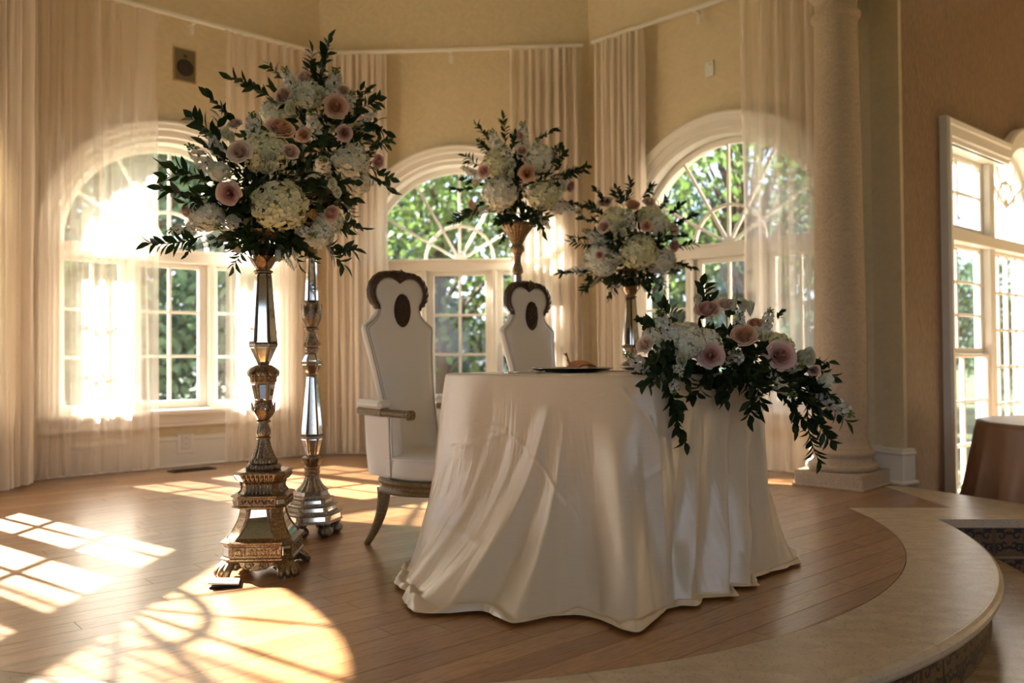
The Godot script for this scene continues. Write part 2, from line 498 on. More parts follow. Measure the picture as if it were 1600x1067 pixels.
func arch_window(called: String, label: String, a: float, d: float, sc: float) -> void:
	var w := struct_root(called, label, wall_at(a, d, sc), a)
	var S := Vector2(0, SPRING)
	if not cache.has("aw"):
		var c := {}
		# moulded casing: profile (radius, forward) carried up both sides and round the arch
		var prof := [Vector2(0.80, -0.02), Vector2(0.80, 0.022), Vector2(0.806, 0.028), Vector2(0.838, 0.030), Vector2(0.842, 0.044), Vector2(0.848, 0.048), Vector2(0.895, 0.050), Vector2(0.898, 0.060), Vector2(0.905, 0.066), Vector2(0.935, 0.070), Vector2(0.948, 0.076), Vector2(0.960, 0.074), Vector2(0.968, 0.060), Vector2(0.968, -0.01)]
		var st := begin()
		var rail := func(r: float, f: float, k: int) -> Vector3:
			if k == 0: return Vector3(-r, 0.44, f)
			if k == 34: return Vector3(r, 0.44, f)
			var an := PI - PI * (k - 1) / 32.0
			return Vector3(cos(an) * r, SPRING + sin(an) * r, f)
		for k in 34:
			for i in prof.size() - 1:
				quad(st, rail.call(prof[i].x, prof[i].y, k), rail.call(prof[i].x, prof[i].y, k + 1), rail.call(prof[i + 1].x, prof[i + 1].y, k + 1), rail.call(prof[i + 1].x, prof[i + 1].y, k))
		c.casing = fin(st)
		# jamb that lines the opening
		st = begin()
		var jp := [Vector2(0.832, -0.24), Vector2(0.79, -0.24), Vector2(0.79, -0.15), Vector2(0.80, -0.15), Vector2(0.80, 0.0), Vector2(0.832, 0.0)]
		for k in 34:
			for i in jp.size() - 1:
				quad(st, rail.call(jp[i].x, jp[i].y, k), rail.call(jp[i].x, jp[i].y, k + 1), rail.call(jp[i + 1].x, jp[i + 1].y, k + 1), rail.call(jp[i + 1].x, jp[i + 1].y, k))
		c.jamb = fin(st)
		st = begin()
		cbox(st, Vector3(0, 0.42, -0.03), Vector3(2.06, 0.045, 0.26), 0.012)
		c.sill = fin(st)
		st = begin()
		cbox(st, Vector3(0, 0.365, 0.016), Vector3(1.96, 0.07, 0.03), 0.006)
		cbox(st, Vector3(0, 0.325, 0.024), Vector3(1.98, 0.03, 0.044), 0.008)
		c.apron = fin(st)
		st = begin()
		cbox(st, Vector3(0, 1.615, -0.09), Vector3(1.60, 0.10, 0.15), 0.006)
		cbox(st, Vector3(0, 1.655, -0.03), Vector3(1.60, 0.022, 0.07), 0.006)
		c.transom = fin(st)
		st = begin()
		plate(st, sector(0.752, 0.80, 0, PI, 32, S), -0.135, -0.085, 0.006)
		c.fan_frame = fin(st)
		st = begin()
		plate(st, sector(0.285, 0.308, 0, PI, 24, S), -0.128, -0.092, 0.005)
		c.ring = fin(st)
		st = begin()
		plate(st, sector(0, 0.05, 0, PI, 10, S), -0.130, -0.088, 0.004)
		c.hub = fin(st)
		cache["aw"] = c
	var c: Dictionary = cache["aw"]
	obj("casing", c.casing, M.trim_paint, w)
	obj("jamb", c.jamb, M.trim_paint, w)
	obj("window_sill", c.sill, M.trim_paint, w)
	obj("apron", c.apron, M.trim_paint, w)
	obj("transom", c.transom, M.trim_paint, w)
	var fan := obj("fanlight", c.fan_frame, M.trim_paint, w)
	obj("muntin_ring", c.ring, M.trim_paint, fan)
	obj("hub", c.hub, M.trim_paint, fan)
	for k in 5:
		var an := PI / 6 * (k + 1)
		var dir := Vector3(cos(an), sin(an), 0)
		obj("muntin", boxmesh(Vector3(0.021, 0.73, 0.034), 0.005), M.trim_paint, fan, Vector3(0, SPRING, -0.11) + dir * 0.395, Basis(Vector3.BACK, an - PI / 2))
	for k in 6:
		for z in 2:
			var key := ["fanpane", k, z]
			if not cache.has(key):
				var st := begin()
				var p := sector([0.05, 0.308][z], [0.285, 0.752][z], PI / 6 * k, PI / 6 * (k + 1), 6, S)
				var ids := Geometry2D.triangulate_polygon(p)
				for i in range(0, ids.size(), 3):
					tri(st, Vector3(p[ids[i]].x, p[ids[i]].y, -0.11), Vector3(p[ids[i + 1]].x, p[ids[i + 1]].y, -0.11), Vector3(p[ids[i + 2]].x, p[ids[i + 2]].y, -0.11))
				cache[key] = fin(st)
			obj("pane", cache[key], M.glass, fan)
	# sashes: the middle one and one at each side
	for spec in [[-0.285, 0.285, 0.0625], [0.325, 0.795, 0.05], [-0.795, -0.325, 0.05]]:
		sash(w, spec[0], spec[1], 0.44, 1.565, spec[2], 2, 3, -0.11)
	for s in [-1, 1]:
		obj("mullion", boxmesh(Vector3(0.042, 1.13, 0.15), 0.006), M.trim_paint, w, Vector3(0.305 * s, 1.002, -0.09))

# a glazed sash with its muntins and panes, in the axes of its window
func sash(parent: Node, x0: float, x1: float, y0: float, y1: float, stile: float, nc: int, nr: int, z: float, bar_w := 0.022) -> void:
	var key := ["sash", x1 - x0, y1 - y0, stile]
	if not cache.has(key):
		var st := begin()
		var W := x1 - x0; var H := y1 - y0
		for s in [-1, 1]:
			cbox(st, Vector3((W - stile) / 2 * s, 0, 0), Vector3(stile, H, 0.045), 0.006)
		cbox(st, Vector3(0, (H - stile * 0.6) / 2, 0), Vector3(W - stile * 2, stile * 0.6, 0.045), 0.006)
		cbox(st, Vector3(0, -(H - stile * 1.05) / 2, 0), Vector3(W - stile * 2, stile * 1.05, 0.045), 0.006)
		cache[key] = fin(st)
	var c := Vector3((x0 + x1) / 2, (y0 + y1) / 2, z)
	var o := obj("sash", cache[key], M.trim_paint, parent, c)
	var gx0 := -(x1 - x0) / 2 + stile; var gx1 := -gx0
	var gy0 := -(y1 - y0) / 2 + stile * 1.05; var gy1 := (y1 - y0) / 2 - stile * 0.6
	for k in range(1, nc):
		obj("muntin", boxmesh(Vector3(bar_w, gy1 - gy0, 0.034), 0.005), M.trim_paint, o, Vector3(lerpf(gx0, gx1, float(k) / nc), (gy0 + gy1) / 2, 0))
	for k in range(1, nr):
		obj("muntin", boxmesh(Vector3(gx1 - gx0, bar_w, 0.033), 0.005), M.trim_paint, o, Vector3(0, lerpf(gy0, gy1, float(k) / nr), 0))
	for i in nc:
		for j in nr:
			var w := (gx1 - gx0) / nc - bar_w; var h := (gy1 - gy0) / nr - bar_w
			var pk := ["pane", w, h]
			if not cache.has(pk):
				var st := begin()
				quad(st, Vector3(-w / 2, -h / 2, 0), Vector3(w / 2, -h / 2, 0), Vector3(w / 2, h / 2, 0), Vector3(-w / 2, h / 2, 0))
				cache[pk] = fin(st)
			obj("pane", cache[pk], M.glass, o, Vector3(lerpf(gx0, gx1, (i + 0.5) / nc), lerpf(gy0, gy1, (j + 0.5) / nr), 0))

# a plain wall from p to q (x, depth), the room on its left; holes are [from, to, sill, head] along it
func plain_wall(called: String, label: String, p: Vector2, q: Vector2, m: Material, holes := [], t := 0.24, y0 := -0.6, y1 := TOP) -> void:
	var st := begin()
	var L := p.distance_to(q)
	var at := 0.0
	for h in holes:
		cbox(st, Vector3((at + h[0]) / 2, (y0 + y1) / 2, -t / 2), Vector3(h[0] - at, y1 - y0, t), 0.001)
		cbox(st, Vector3((h[0] + h[1]) / 2, (y0 + h[2]) / 2, -t / 2), Vector3(h[1] - h[0], h[2] - y0, t), 0.001)
		cbox(st, Vector3((h[0] + h[1]) / 2, (h[3] + y1) / 2, -t / 2), Vector3(h[1] - h[0], y1 - h[3], t), 0.001)
		at = h[1]
	cbox(st, Vector3((at + L) / 2, (y0 + y1) / 2, -t / 2), Vector3(L - at, y1 - y0, t), 0.001)
	struct(called, fin(st), m, label, V(p.x, 0, p.y), (q - p).angle())

func sheer(label: String, a: float, d: float, sc: float, x0: float, x1: float, folds: int, warp: float, amp: float, seed_: int, group := "sheer curtains at the arched windows") -> void:
	var cloth: Material = M.sheer if x1 - x0 > 0.76 else M.sheer_gathered
	# hangs 14 cm in front of its wall, gathered more where warp crowds the folds
	var n := noise(seed_, 0.9, 2)
	var st := begin(true)
	var f := func(u: float, v: float) -> Vector3:
		var y := lerpf(0.025, 3.395, v)
		var g := u if warp == 1.0 else (pow(u, warp) if warp > 0 else 1.0 - pow(1.0 - u, -warp))
		var ph := TAU * folds * u + n.get_noise_2d(u * 14.0, y * 0.25 + 7) * 2.0
		var big := amp * (0.75 + 0.9 * n.get_noise_2d(u * 9.0 + 50, y * 0.12))
		if v > 0.97: big *= 1.0 - 0.35 * (v - 0.97) / 0.03
		var local := (x1 - x0) / folds * 0.28
		return Vector3(lerpf(x0, x1, g) - sin(2.0 * ph) * local * 0.4, y, 0.14 + big * tanh(1.7 * sin(ph)))
	patch(st, folds * 12, 14, f)
	var o := obj("sheer_curtain", fin(st), cloth, null, wall_at(a, d, sc), Basis(Vector3.UP, a))
	tag(o, label, "curtain", group)

func rail(label: String, a: float, d: float, sc: float, left: float, right: float, bracket: float) -> void:
	var t := thing("curtain_rail", label, "curtain rail", wall_at(a, d, sc), a, "white curtain rails round the bay")
	obj("track", boxmesh(Vector3(left + right, 0.032, 0.03), 0.006), M.rail_white, t, Vector3((right - left) / 2, 3.415, 0.14))
	for x in [-left + 0.25, right - 0.25, bracket]:
		var st := begin()
		cbox(st, Vector3(0, 3.375, 0.075), Vector3(0.034, 0.085, 0.012), 0.004)
		cbox(st, Vector3(0, 3.41, 0.105), Vector3(0.03, 0.02, 0.07), 0.004)
		obj("bracket", fin(st), M.rail_white, t, Vector3(x, -0.012, 0))

func baseboard(called: String, label: String, a: float, d: float, sc: float, left: float, right: float) -> void:
	var st := begin()
	var L := left + right
	var m := (right - left) / 2
	cbox(st, Vector3(m, 0.10, 0.011), Vector3(L, 0.20, 0.022), 0.003)
	cbox(st, Vector3(m, 0.212, 0.015), Vector3(L, 0.026, 0.03), 0.007)
	cbox(st, Vector3(m, 0.229, 0.010), Vector3(L, 0.014, 0.018), 0.005)
	cbox(st, Vector3(m, 0.010, 0.024), Vector3(L, 0.020, 0.018), 0.006)
	struct(called, fin(st), M.trim_paint, label, wall_at(a, d, sc), a)

var aL := deg_to_rad(42.25); var dL := 6.49034; var sL := 2.415
var aM := deg_to_rad(-3.7886); var dM := 7.13786; var sM := -0.93
var aR := deg_to_rad(-43.3717); var dR := 5.62828; var sR := -3.157
var aW := deg_to_rad(87.5); var dW := 3.53; var sW := 4.26

func hall_outline(grow: float) -> PackedVector2Array:
	var p := PackedVector2Array([Vector2(-3.40, 3.10), Vector2(-3.30, 5.55), Vector2(-1.657, 7.263), Vector2(0.671, 7.109), Vector2(2.37, 5.5), Vector2(2.48, 5.36), Vector2(5.75, 8.16), Vector2(8.0, 5.0), Vector2(8.0, -6.5), Vector2(-7.0, -6.5), Vector2(-7.0, 3.0)])
	return Geometry2D.offset_polygon(p, grow, Geometry2D.JOIN_MITER)[0]

func build_room() -> void:
	# window wall beyond the left edge, then the three walls of the bay in view
	dW = -cos(aW) * 0 + (3.335 * sin(aW) + 4.41 * cos(aW)); sW = -3.335 * cos(aW) + 4.41 * sin(aW)
	arch_wall("wall_side", "tan painted wall with a tall arched window beside the bay", aW, dW, sW, 1.25, 1.23)
	arch_wall("wall_left", "tan painted bay wall with arched window behind the flower stands", aL, dL, sL, 1.27, 1.28)
	arch_wall("wall_middle", "tan painted bay wall with arched window behind the two tall chairs", aM, dM, sM, 1.23, 1.17)
	arch_wall("wall_right", "tan painted bay wall with arched window beside the stone column", aR, dR, sR, 1.26, 1.10)
	arch_window("window_1", "arched white window with fanlight on the side wall", aW, dW, sW)
	arch_window("window_2", "arched white window half veiled by a sunlit sheer", aL, dL, sL)
	arch_window("window_3", "arched white window with fanlight behind the tall chairs", aM, dM, sM)
	arch_window("window_4", "arched white window with fanlight next to the stone column", aR, dR, sR)
	baseboard("baseboard_left", "tall white baseboard under the sunlit window", aL, dL, sL, 1.2, 1.2)
	baseboard("baseboard_middle", "tall white baseboard behind the tall chairs", aM, dM, sM, 1.15, 1.1)
	baseboard("baseboard_right", "tall white baseboard under the window by the column", aR, dR, sR, 1.15, 1.15)
	baseboard("baseboard_side", "tall white baseboard on the side wall", aW, dW, sW, 1.2, 1.15)
	# short return beside the column, then the plastered wall of the big room
	var E0 := Vector2(2.365, 5.51); var E1 := Vector2(2.47, 5.32)
	plain_wall("wall_return", "short tan wall beside the stone column", E0, E1, M.wall_paint, [], 0.03)
	var bt := begin()
	var bl := E0.distance_to(E1)
	cbox(bt, Vector3(bl / 2 - 0.02, 0.095, 0.0), Vector3(bl + 0.0, 0.18, 0.12), 0.004)
	cbox(bt, Vector3(bl / 2 - 0.02, 0.197, 0.0), Vector3(bl + 0.015, 0.028, 0.14), 0.010)
	cbox(bt, Vector3(bl / 2 - 0.02, 0.218, 0.0), Vector3(bl + 0.005, 0.016, 0.126), 0.006)
	cbox(bt, Vector3(bl / 2 - 0.02, 0.012, 0.0), Vector3(bl + 0.03, 0.024, 0.17), 0.010)
	struct("baseboard_return", fin(bt), M.trim_paint, "white baseboard wrapped round the end of the short wall", V(E1.x + 0.016, 0, E1.y + 0.006), (E0 - E1).angle())
	var bd := Vector2(cos(deg_to_rad(41.0)), sin(deg_to_rad(41.0)))
	var B0 := E1 + Vector2(0.006, 0.004)
	plain_wall("wall_plaster", "brown textured plaster wall with the grand window", B0 + bd * 0.02, B0 + bd * 4.3, M.brown_plaster, [[0.72, 3.62, -0.24, 2.62]], 0.07)
	palladian(B0, bd)
	var B1 := B0 + bd * 4.3
	plain_wall("wall_far_end", "far end wall of the big room", B1 - Vector2(0.2, -0.25), Vector2(8.0, 5.0), M.wall_paint)
	plain_wall("wall_guest_side", "long wall of the big room", Vector2(8, 5), Vector2(8, -6.5), M.wall_paint)
	plain_wall("wall_rear", "rear wall of the big room with tall windows", Vector2(8, -6.5), Vector2(-7, -6.5), M.wall_paint, [[3.0, 4.9, 0.3, 3.1], [6.6, 8.5, 0.3, 3.1], [10.2, 12.1, 0.3, 3.1]])
	plain_wall("wall_garden_side", "blank side wall of the big room", Vector2(-7, -6.5), Vector2(-7, 3.0), M.wall_paint)
	plain_wall("wall_shoulder", "wall that turns from the bay into the big room", Vector2(-7, 3.0), Vector2(-3.40, 3.16), M.wall_paint)
	var st := begin()
	ground_slab(st, hall_outline(0.12), TOP - 0.01, TOP + 0.2)
	struct("ceiling", fin(st), M.ceiling_paint, "plain pale ceiling over the hall")
	build_floor()
	# curtains and their rails
	sheer("dense cream sheer gathered at the edge of the side window", aW, dW, sW, 0.56, 1.12, 8, 1.0, 0.055, 1)
	sheer("cream sheer drawn over the near half of the side window", aW, dW, sW, -1.15, -0.27, 9, 1.0, 0.04, 2)
	sheer("cream sheer drawn across the sunlit window, dense folds beside the rear speaker wall", aL, dL, sL, -1.12, -0.175, 13, 1.8, 0.05, 3)
	sheer("gathered cream sheer behind the tallest flower arrangement, ending in the corner", aL, dL, sL, 0.335, 1.13, 10, -1.3, 0.045, 4)
	sheer("gathered cream sheer between the corner and the window behind the chairs", aM, dM, sM, -1.10, -0.585, 8, 1.0, 0.045, 5)
	sheer("gathered cream sheer beside the flower stand with the fluted trumpet bowl", aM, dM, sM, 0.47, 1.06, 8, 1.0, 0.045, 6)
	sheer("gathered cream sheer on the near side of the corner, left of the column window", aR, dR, sR, -1.06, -0.60, 8, 1.0, 0.045, 7)
	sheer("cream sheer drawn over the window beside the stone column", aR, dR, sR, 0.25, 1.06, 9, -1.5, 0.045, 8)
	rail("white curtain rail over the sunlit window with the wall speaker", aL, dL, sL, 1.13, 1.18, 0.10)
	rail("white curtain rail over the window behind the tall chairs", aM, dM, sM, 1.14, 1.08, -0.04)
	rail("white curtain rail over the window beside the stone column", aR, dR, sR, 1.10, 1.12, -0.13)
	# fittings on the walls
	var sp := thing("wall_speaker", "square olive speaker grille set in the tan wall", "speaker", wall_at(aL, dL, sL + 0.075), aL)
	obj("frame", boxmesh(Vector3(0.178, 0.262, 0.010), 0.003), M.speaker_frame, sp, Vector3(0, 3.095, 0.005))
	obj("grille", boxmesh(Vector3(0.158, 0.242, 0.010), 0.003), M.speaker_cloth, sp, Vector3(0, 3.095, 0.009))
	var cst := begin(true)
	lathe(cst, [Vector2(0.066, 0), Vector2(0.064, 0.004), Vector2(0.05, 0.005), Vector2(0.0, 0.003)], 32)
	obj("woofer", fin(cst), M.speaker_cone, sp, Vector3(0, 3.075, 0.0135), Basis(Vector3.RIGHT, PI / 2))
	obj("tweeter", boxmesh(Vector3(0.026, 0.022, 0.004), 0.0015), M.speaker_cone, sp, Vector3(0, 3.165, 0.0145))
	var pt := thing("wall_plate", "small white plate high on the wall above the column window", "wall plate", wall_at(aR, dR, sR - 0.085), aR)
	obj("plate", boxmesh(Vector3(0.075, 0.118, 0.012), 0.004), M.plastic_white, pt, Vector3(0, 2.985, 0.006))
	obj("sensor", boxmesh(Vector3(0.02, 0.012, 0.004), 0.001), M.piping, pt, Vector3(0.012, 3.015, 0.013))
	var ou := thing("power_outlet", "white power outlet in the baseboard under the sunlit window", "outlet", wall_at(aL, dL, sL + 0.075), aL)
	obj("surround", boxmesh(Vector3(0.13, 0.15, 0.03), 0.004), M.trim_paint, ou, Vector3(0, 0.175, 0.016))
	obj("plate", boxmesh(Vector3(0.074, 0.118, 0.008), 0.003), M.plastic_white, ou, Vector3(0, 0.195, 0.035))
	for y in [0.218, 0.172]:
		obj("socket", boxmesh(Vector3(0.034, 0.03, 0.004), 0.003), M.trim_paint, ou, Vector3(0, y, 0.040))
		for x in [-0.006, 0.006]:
			obj("slot", boxmesh(Vector3(0.003, 0.010, 0.002), 0.0005), M.slot_black, ou, Vector3(x, y + 0.002, 0.0425))
	var ve := thing("floor_vent", "dark bronze floor vent near the sunlit window", "vent", V(-2.375, 0, 6.25), aL)
	obj("frame", boxmesh(Vector3(0.32, 0.008, 0.13), 0.003), M.vent_bronze, ve, Vector3(0, 0.004, 0))
	for k in 11:
		obj("slat", boxmesh(Vector3(0.014, 0.006, 0.10), 0.002), M.slot_black, ve, Vector3(-0.125 + k * 0.025, 0.010, 0))
	column()

func column() -> void:
	var t := thing("column", "round travertine column on a square plinth beside the flower table", "column", V(2.084, 0, 5.345), deg_to_rad(45.0))
	var st := begin()
	cbox(st, Vector3(0, 0.008, 0), Vector3(0.455, 0.016, 0.455), 0.004)
	cbox(st, Vector3(0, 0.055, 0), Vector3(0.43, 0.085, 0.43), 0.004)
	obj("plinth", fin(st), M.column_stone, t)
	st = begin(true)
	lathe(st, curvy([Vector2(0.12, 0.098), Vector2(0.195, 0.098), Vector2(0.213, 0.112), Vector2(0.216, 0.128), Vector2(0.205, 0.146), Vector2(0.186, 0.152), Vector2(0.184, 0.156), Vector2(0.176, 0.170), Vector2(0.178, 0.186), Vector2(0.185, 0.190), Vector2(0.192, 0.198), Vector2(0.195, 0.210), Vector2(0.190, 0.224), Vector2(0.176, 0.230), Vector2(0.174, 0.238), Vector2(0.163, 0.262), Vector2(0.158, 0.30)], 3), 48)
	obj("base", fin(st), M.column_stone, t)
	st = begin(true)
	lathe(st, [Vector2(0.158, 0.30), Vector2(0.157, 0.8), Vector2(0.151, 1.4), Vector2(0.143, 2.0), Vector2(0.135, 2.6), Vector2(0.130, 2.95)], 48)
	obj("shaft", fin(st), M.column_stone, t)
	st = begin(true)
	lathe(st, curvy([Vector2(0.130, 2.95), Vector2(0.146, 2.96), Vector2(0.150, 2.975), Vector2(0.146, 2.99), Vector2(0.130, 2.995), Vector2(0.130, 3.08), Vector2(0.14, 3.09), Vector2(0.17, 3.13), Vector2(0.20, 3.16), Vector2(0.20, 3.17)], 3), 48)
	cbox(st, Vector3(0, 3.20, 0), Vector3(0.42, 0.06, 0.42), 0.004)
	obj("capital", fin(st), M.column_stone, t)
	st = begin()
	cbox(st, Vector3(0, (3.23 + TOP) / 2, 0), Vector3(0.36, TOP - 3.23, 0.36), 0.006)
	obj("pier", fin(st), M.wall_paint, t)

# the grand window in the plaster wall: flat side lights and an arched middle, in one moulded casing
func palladian(B0: Vector2, bd: Vector2) -> void:
	var w := struct_root("window_5", "grand white window with arched middle light in the plaster wall", V(B0.x, 0, B0.y), bd.angle())
	var xc := 2.19; var hw := 0.44; var x0 := 0.74; var x1 := 3.64; var hs := 2.29; var sp := 2.01; var yb := -0.22
	# wall above the side lights is cut to the casing's line; the casing runs up, along and round the arch
	var path: Array[Vector3] = []   # x, y, kind of join handled by offsetting along normals
	var line := PackedVector2Array([Vector2(x0, yb), Vector2(x0, hs)])
	var r := 0.46
	var th := acos(clampf((hs - sp) / r, -1, 1))
	var a0 := PI / 2 + th
	for k in 21:
		var an := lerpf(a0, PI - a0, k / 20.0)
		line.append(Vector2(xc + cos(an) * r, sp + sin(an) * r))
	line.append(Vector2(x1, hs)); line.append(Vector2(x1, yb))
	var prof := [Vector2(0.0, -0.02), Vector2(0.0, 0.02), Vector2(0.03, 0.022), Vector2(0.035, 0.04), Vector2(0.10, 0.045), Vector2(0.105, 0.06), Vector2(0.135, 0.066), Vector2(0.15, 0.05), Vector2(0.15, 0.0)]
	var at := func(k: int, u: float, f: float) -> Vector3:
		var d0 := (line[k] - line[maxi(k - 1, 0)]).normalized()
		var d1 := (line[mini(k + 1, line.size() - 1)] - line[k]).normalized()
		if k == 0: d0 = d1
		if k == line.size() - 1: d1 = d0
		var n0 := Vector2(-d0.y, d0.x); var n1 := Vector2(-d1.y, d1.x)
		var m := (n0 + n1).normalized()
		var p := line[k] + m * u / maxf(m.dot(n0), 0.45)
		return Vector3(p.x, p.y, f)
	var st := begin()
	for k in line.size() - 1:
		for i in prof.size() - 1:
			quad(st, at.call(k, prof[i].x, prof[i].y), at.call(k + 1, prof[i].x, prof[i].y), at.call(k + 1, prof[i + 1].x, prof[i + 1].y), at.call(k, prof[i + 1].x, prof[i + 1].y))
	obj("casing", fin(st), M.trim_paint, w)
	st = begin()
	for k in line.size() - 1:
		quad(st, at.call(k, 0, -0.24), at.call(k + 1, 0, -0.24), at.call(k + 1, 0, 0.0), at.call(k, 0, 0.0))
	cbox(st, Vector3((x0 + x1) / 2, yb - 0.02, -0.1), Vector3(x1 - x0 + 0.1, 0.05, 0.28), 0.006)
	obj("jamb", fin(st), M.trim_paint, w)
	# solid frame pieces between the lights
	for s in [-1, 1]:
		obj("mullion", boxmesh(Vector3(0.10, hs - yb, 0.13), 0.006), M.trim_paint, w, Vector3(xc + s * (hw + 0.03), (hs + yb) / 2, -0.13))
	obj("transom", boxmesh(Vector3(x1 - x0, 0.09, 0.15), 0.006), M.trim_paint, w, Vector3((x0 + x1) / 2, 1.675, -0.12))
	for s in [-1, 1]:
		var xa: float = x0 if s < 0 else xc + hw + 0.08
		var xb: float = xc - hw - 0.08 if s < 0 else x1
		sash(w, xa, xb, 1.72, hs, 0.05, 2, 2, -0.14)
		sash(w, xa, xb, 0.82, 1.63, 0.045, 2, 3, -0.15)
		sash(w, xa, xb, yb, 0.82, 0.045, 2, 3, -0.11)
	sash(w, xc - hw + 0.02, xc + hw - 0.02, yb, 1.63, 0.045, 4, 6, -0.14)
	# arched light: rays from a hub and upright bars below it
	var fan := obj("fanlight", boxmesh(Vector3(0.86, 0.03, 0.045), 0.004), M.trim_paint, w, Vector3(xc, 1.725, -0.14))
	var o := Vector3(0, sp - 1.725, 0)
	st = begin()
	plate(st, sector(0.40, 0.462, 0, PI, 28, Vector2(o.x, o.y)), -0.02, 0.02, 0.004)
	for s in [-1, 1]:
		cbox(st, Vector3(s * 0.43, o.y / 2, 0), Vector3(0.06, o.y, 0.04), 0.004)
	obj("frame", fin(st), M.trim_paint, fan)
	st = begin()
	plate(st, sector(0.195, 0.222, deg_to_rad(-5), PI + deg_to_rad(5), 20, Vector2(o.x, o.y)), -0.015, 0.018, 0.003)
	obj("muntin_ring", fin(st), M.trim_paint, fan)
	for k in 5:
		var an := PI / 6 * (k + 1)
		obj("muntin", boxmesh(Vector3(0.026, 0.40, 0.034), 0.004), M.trim_paint, fan, o + Vector3(cos(an), sin(an), 0) * 0.21, Basis(Vector3.BACK, an - PI / 2))
	for x in [-0.19, -0.065, 0.065, 0.19]:
		obj("muntin", boxmesh(Vector3(0.024, o.y - 0.02, 0.034), 0.004), M.trim_paint, fan, Vector3(x, o.y / 2, 0))
	st = begin()
	var gp := sector(0, 0.405, 0, PI, 24, Vector2(o.x, o.y))
	gp = PackedVector2Array(Array(gp).slice(0, 25)); gp.append(Vector2(-0.405, 0.015)); gp.append(Vector2(0.405, 0.015))
	var ids := Geometry2D.triangulate_polygon(gp)
	for i in range(0, ids.size(), 3):
		tri(st, Vector3(gp[ids[i]].x, gp[ids[i]].y, 0), Vector3(gp[ids[i + 1]].x, gp[ids[i + 1]].y, 0), Vector3(gp[ids[i + 2]].x, gp[ids[i + 2]].y, 0))
	obj("pane", fin(st), M.glass, fan)
	# wall pieces between the rectangular hole and the casing's arch
	st = begin()
	var up := PackedVector2Array()
	for k in range(1, line.size() - 1):
		var q: Vector3 = at.call(k, 0.006, 0.0)
		up.append(Vector2(q.x, q.y))
	up.append(Vector2(x1, 2.62)); up.append(Vector2(x0, 2.62))
	plate(st, up, -0.235, 0.0)
	obj("head_panel", fin(st), M.brown_plaster, w)

func swell(an: float) -> float:
	# the stage is a little wider than round on its far left
	return 0.13 * smoothstep(deg_to_rad(100), deg_to_rad(140), -an) if an < 0 else 0.0

func ring_band(r0: float, r1: float, a0: float, a1: float, n: int) -> PackedVector2Array:
	var p := PackedVector2Array()
	for i in n + 1:
		var a := lerpf(a0, a1, float(i) / n)
		p.append(Vector2(CX + cos(a) * (r1 + swell(a)), CD + sin(a) * (r1 + swell(a))))
	for i in n + 1:
		var a := lerpf(a1, a0, float(i) / n)
		p.append(Vector2(CX + cos(a) * (r0 + swell(a)), CD + sin(a) * (r0 + swell(a))))
	return p

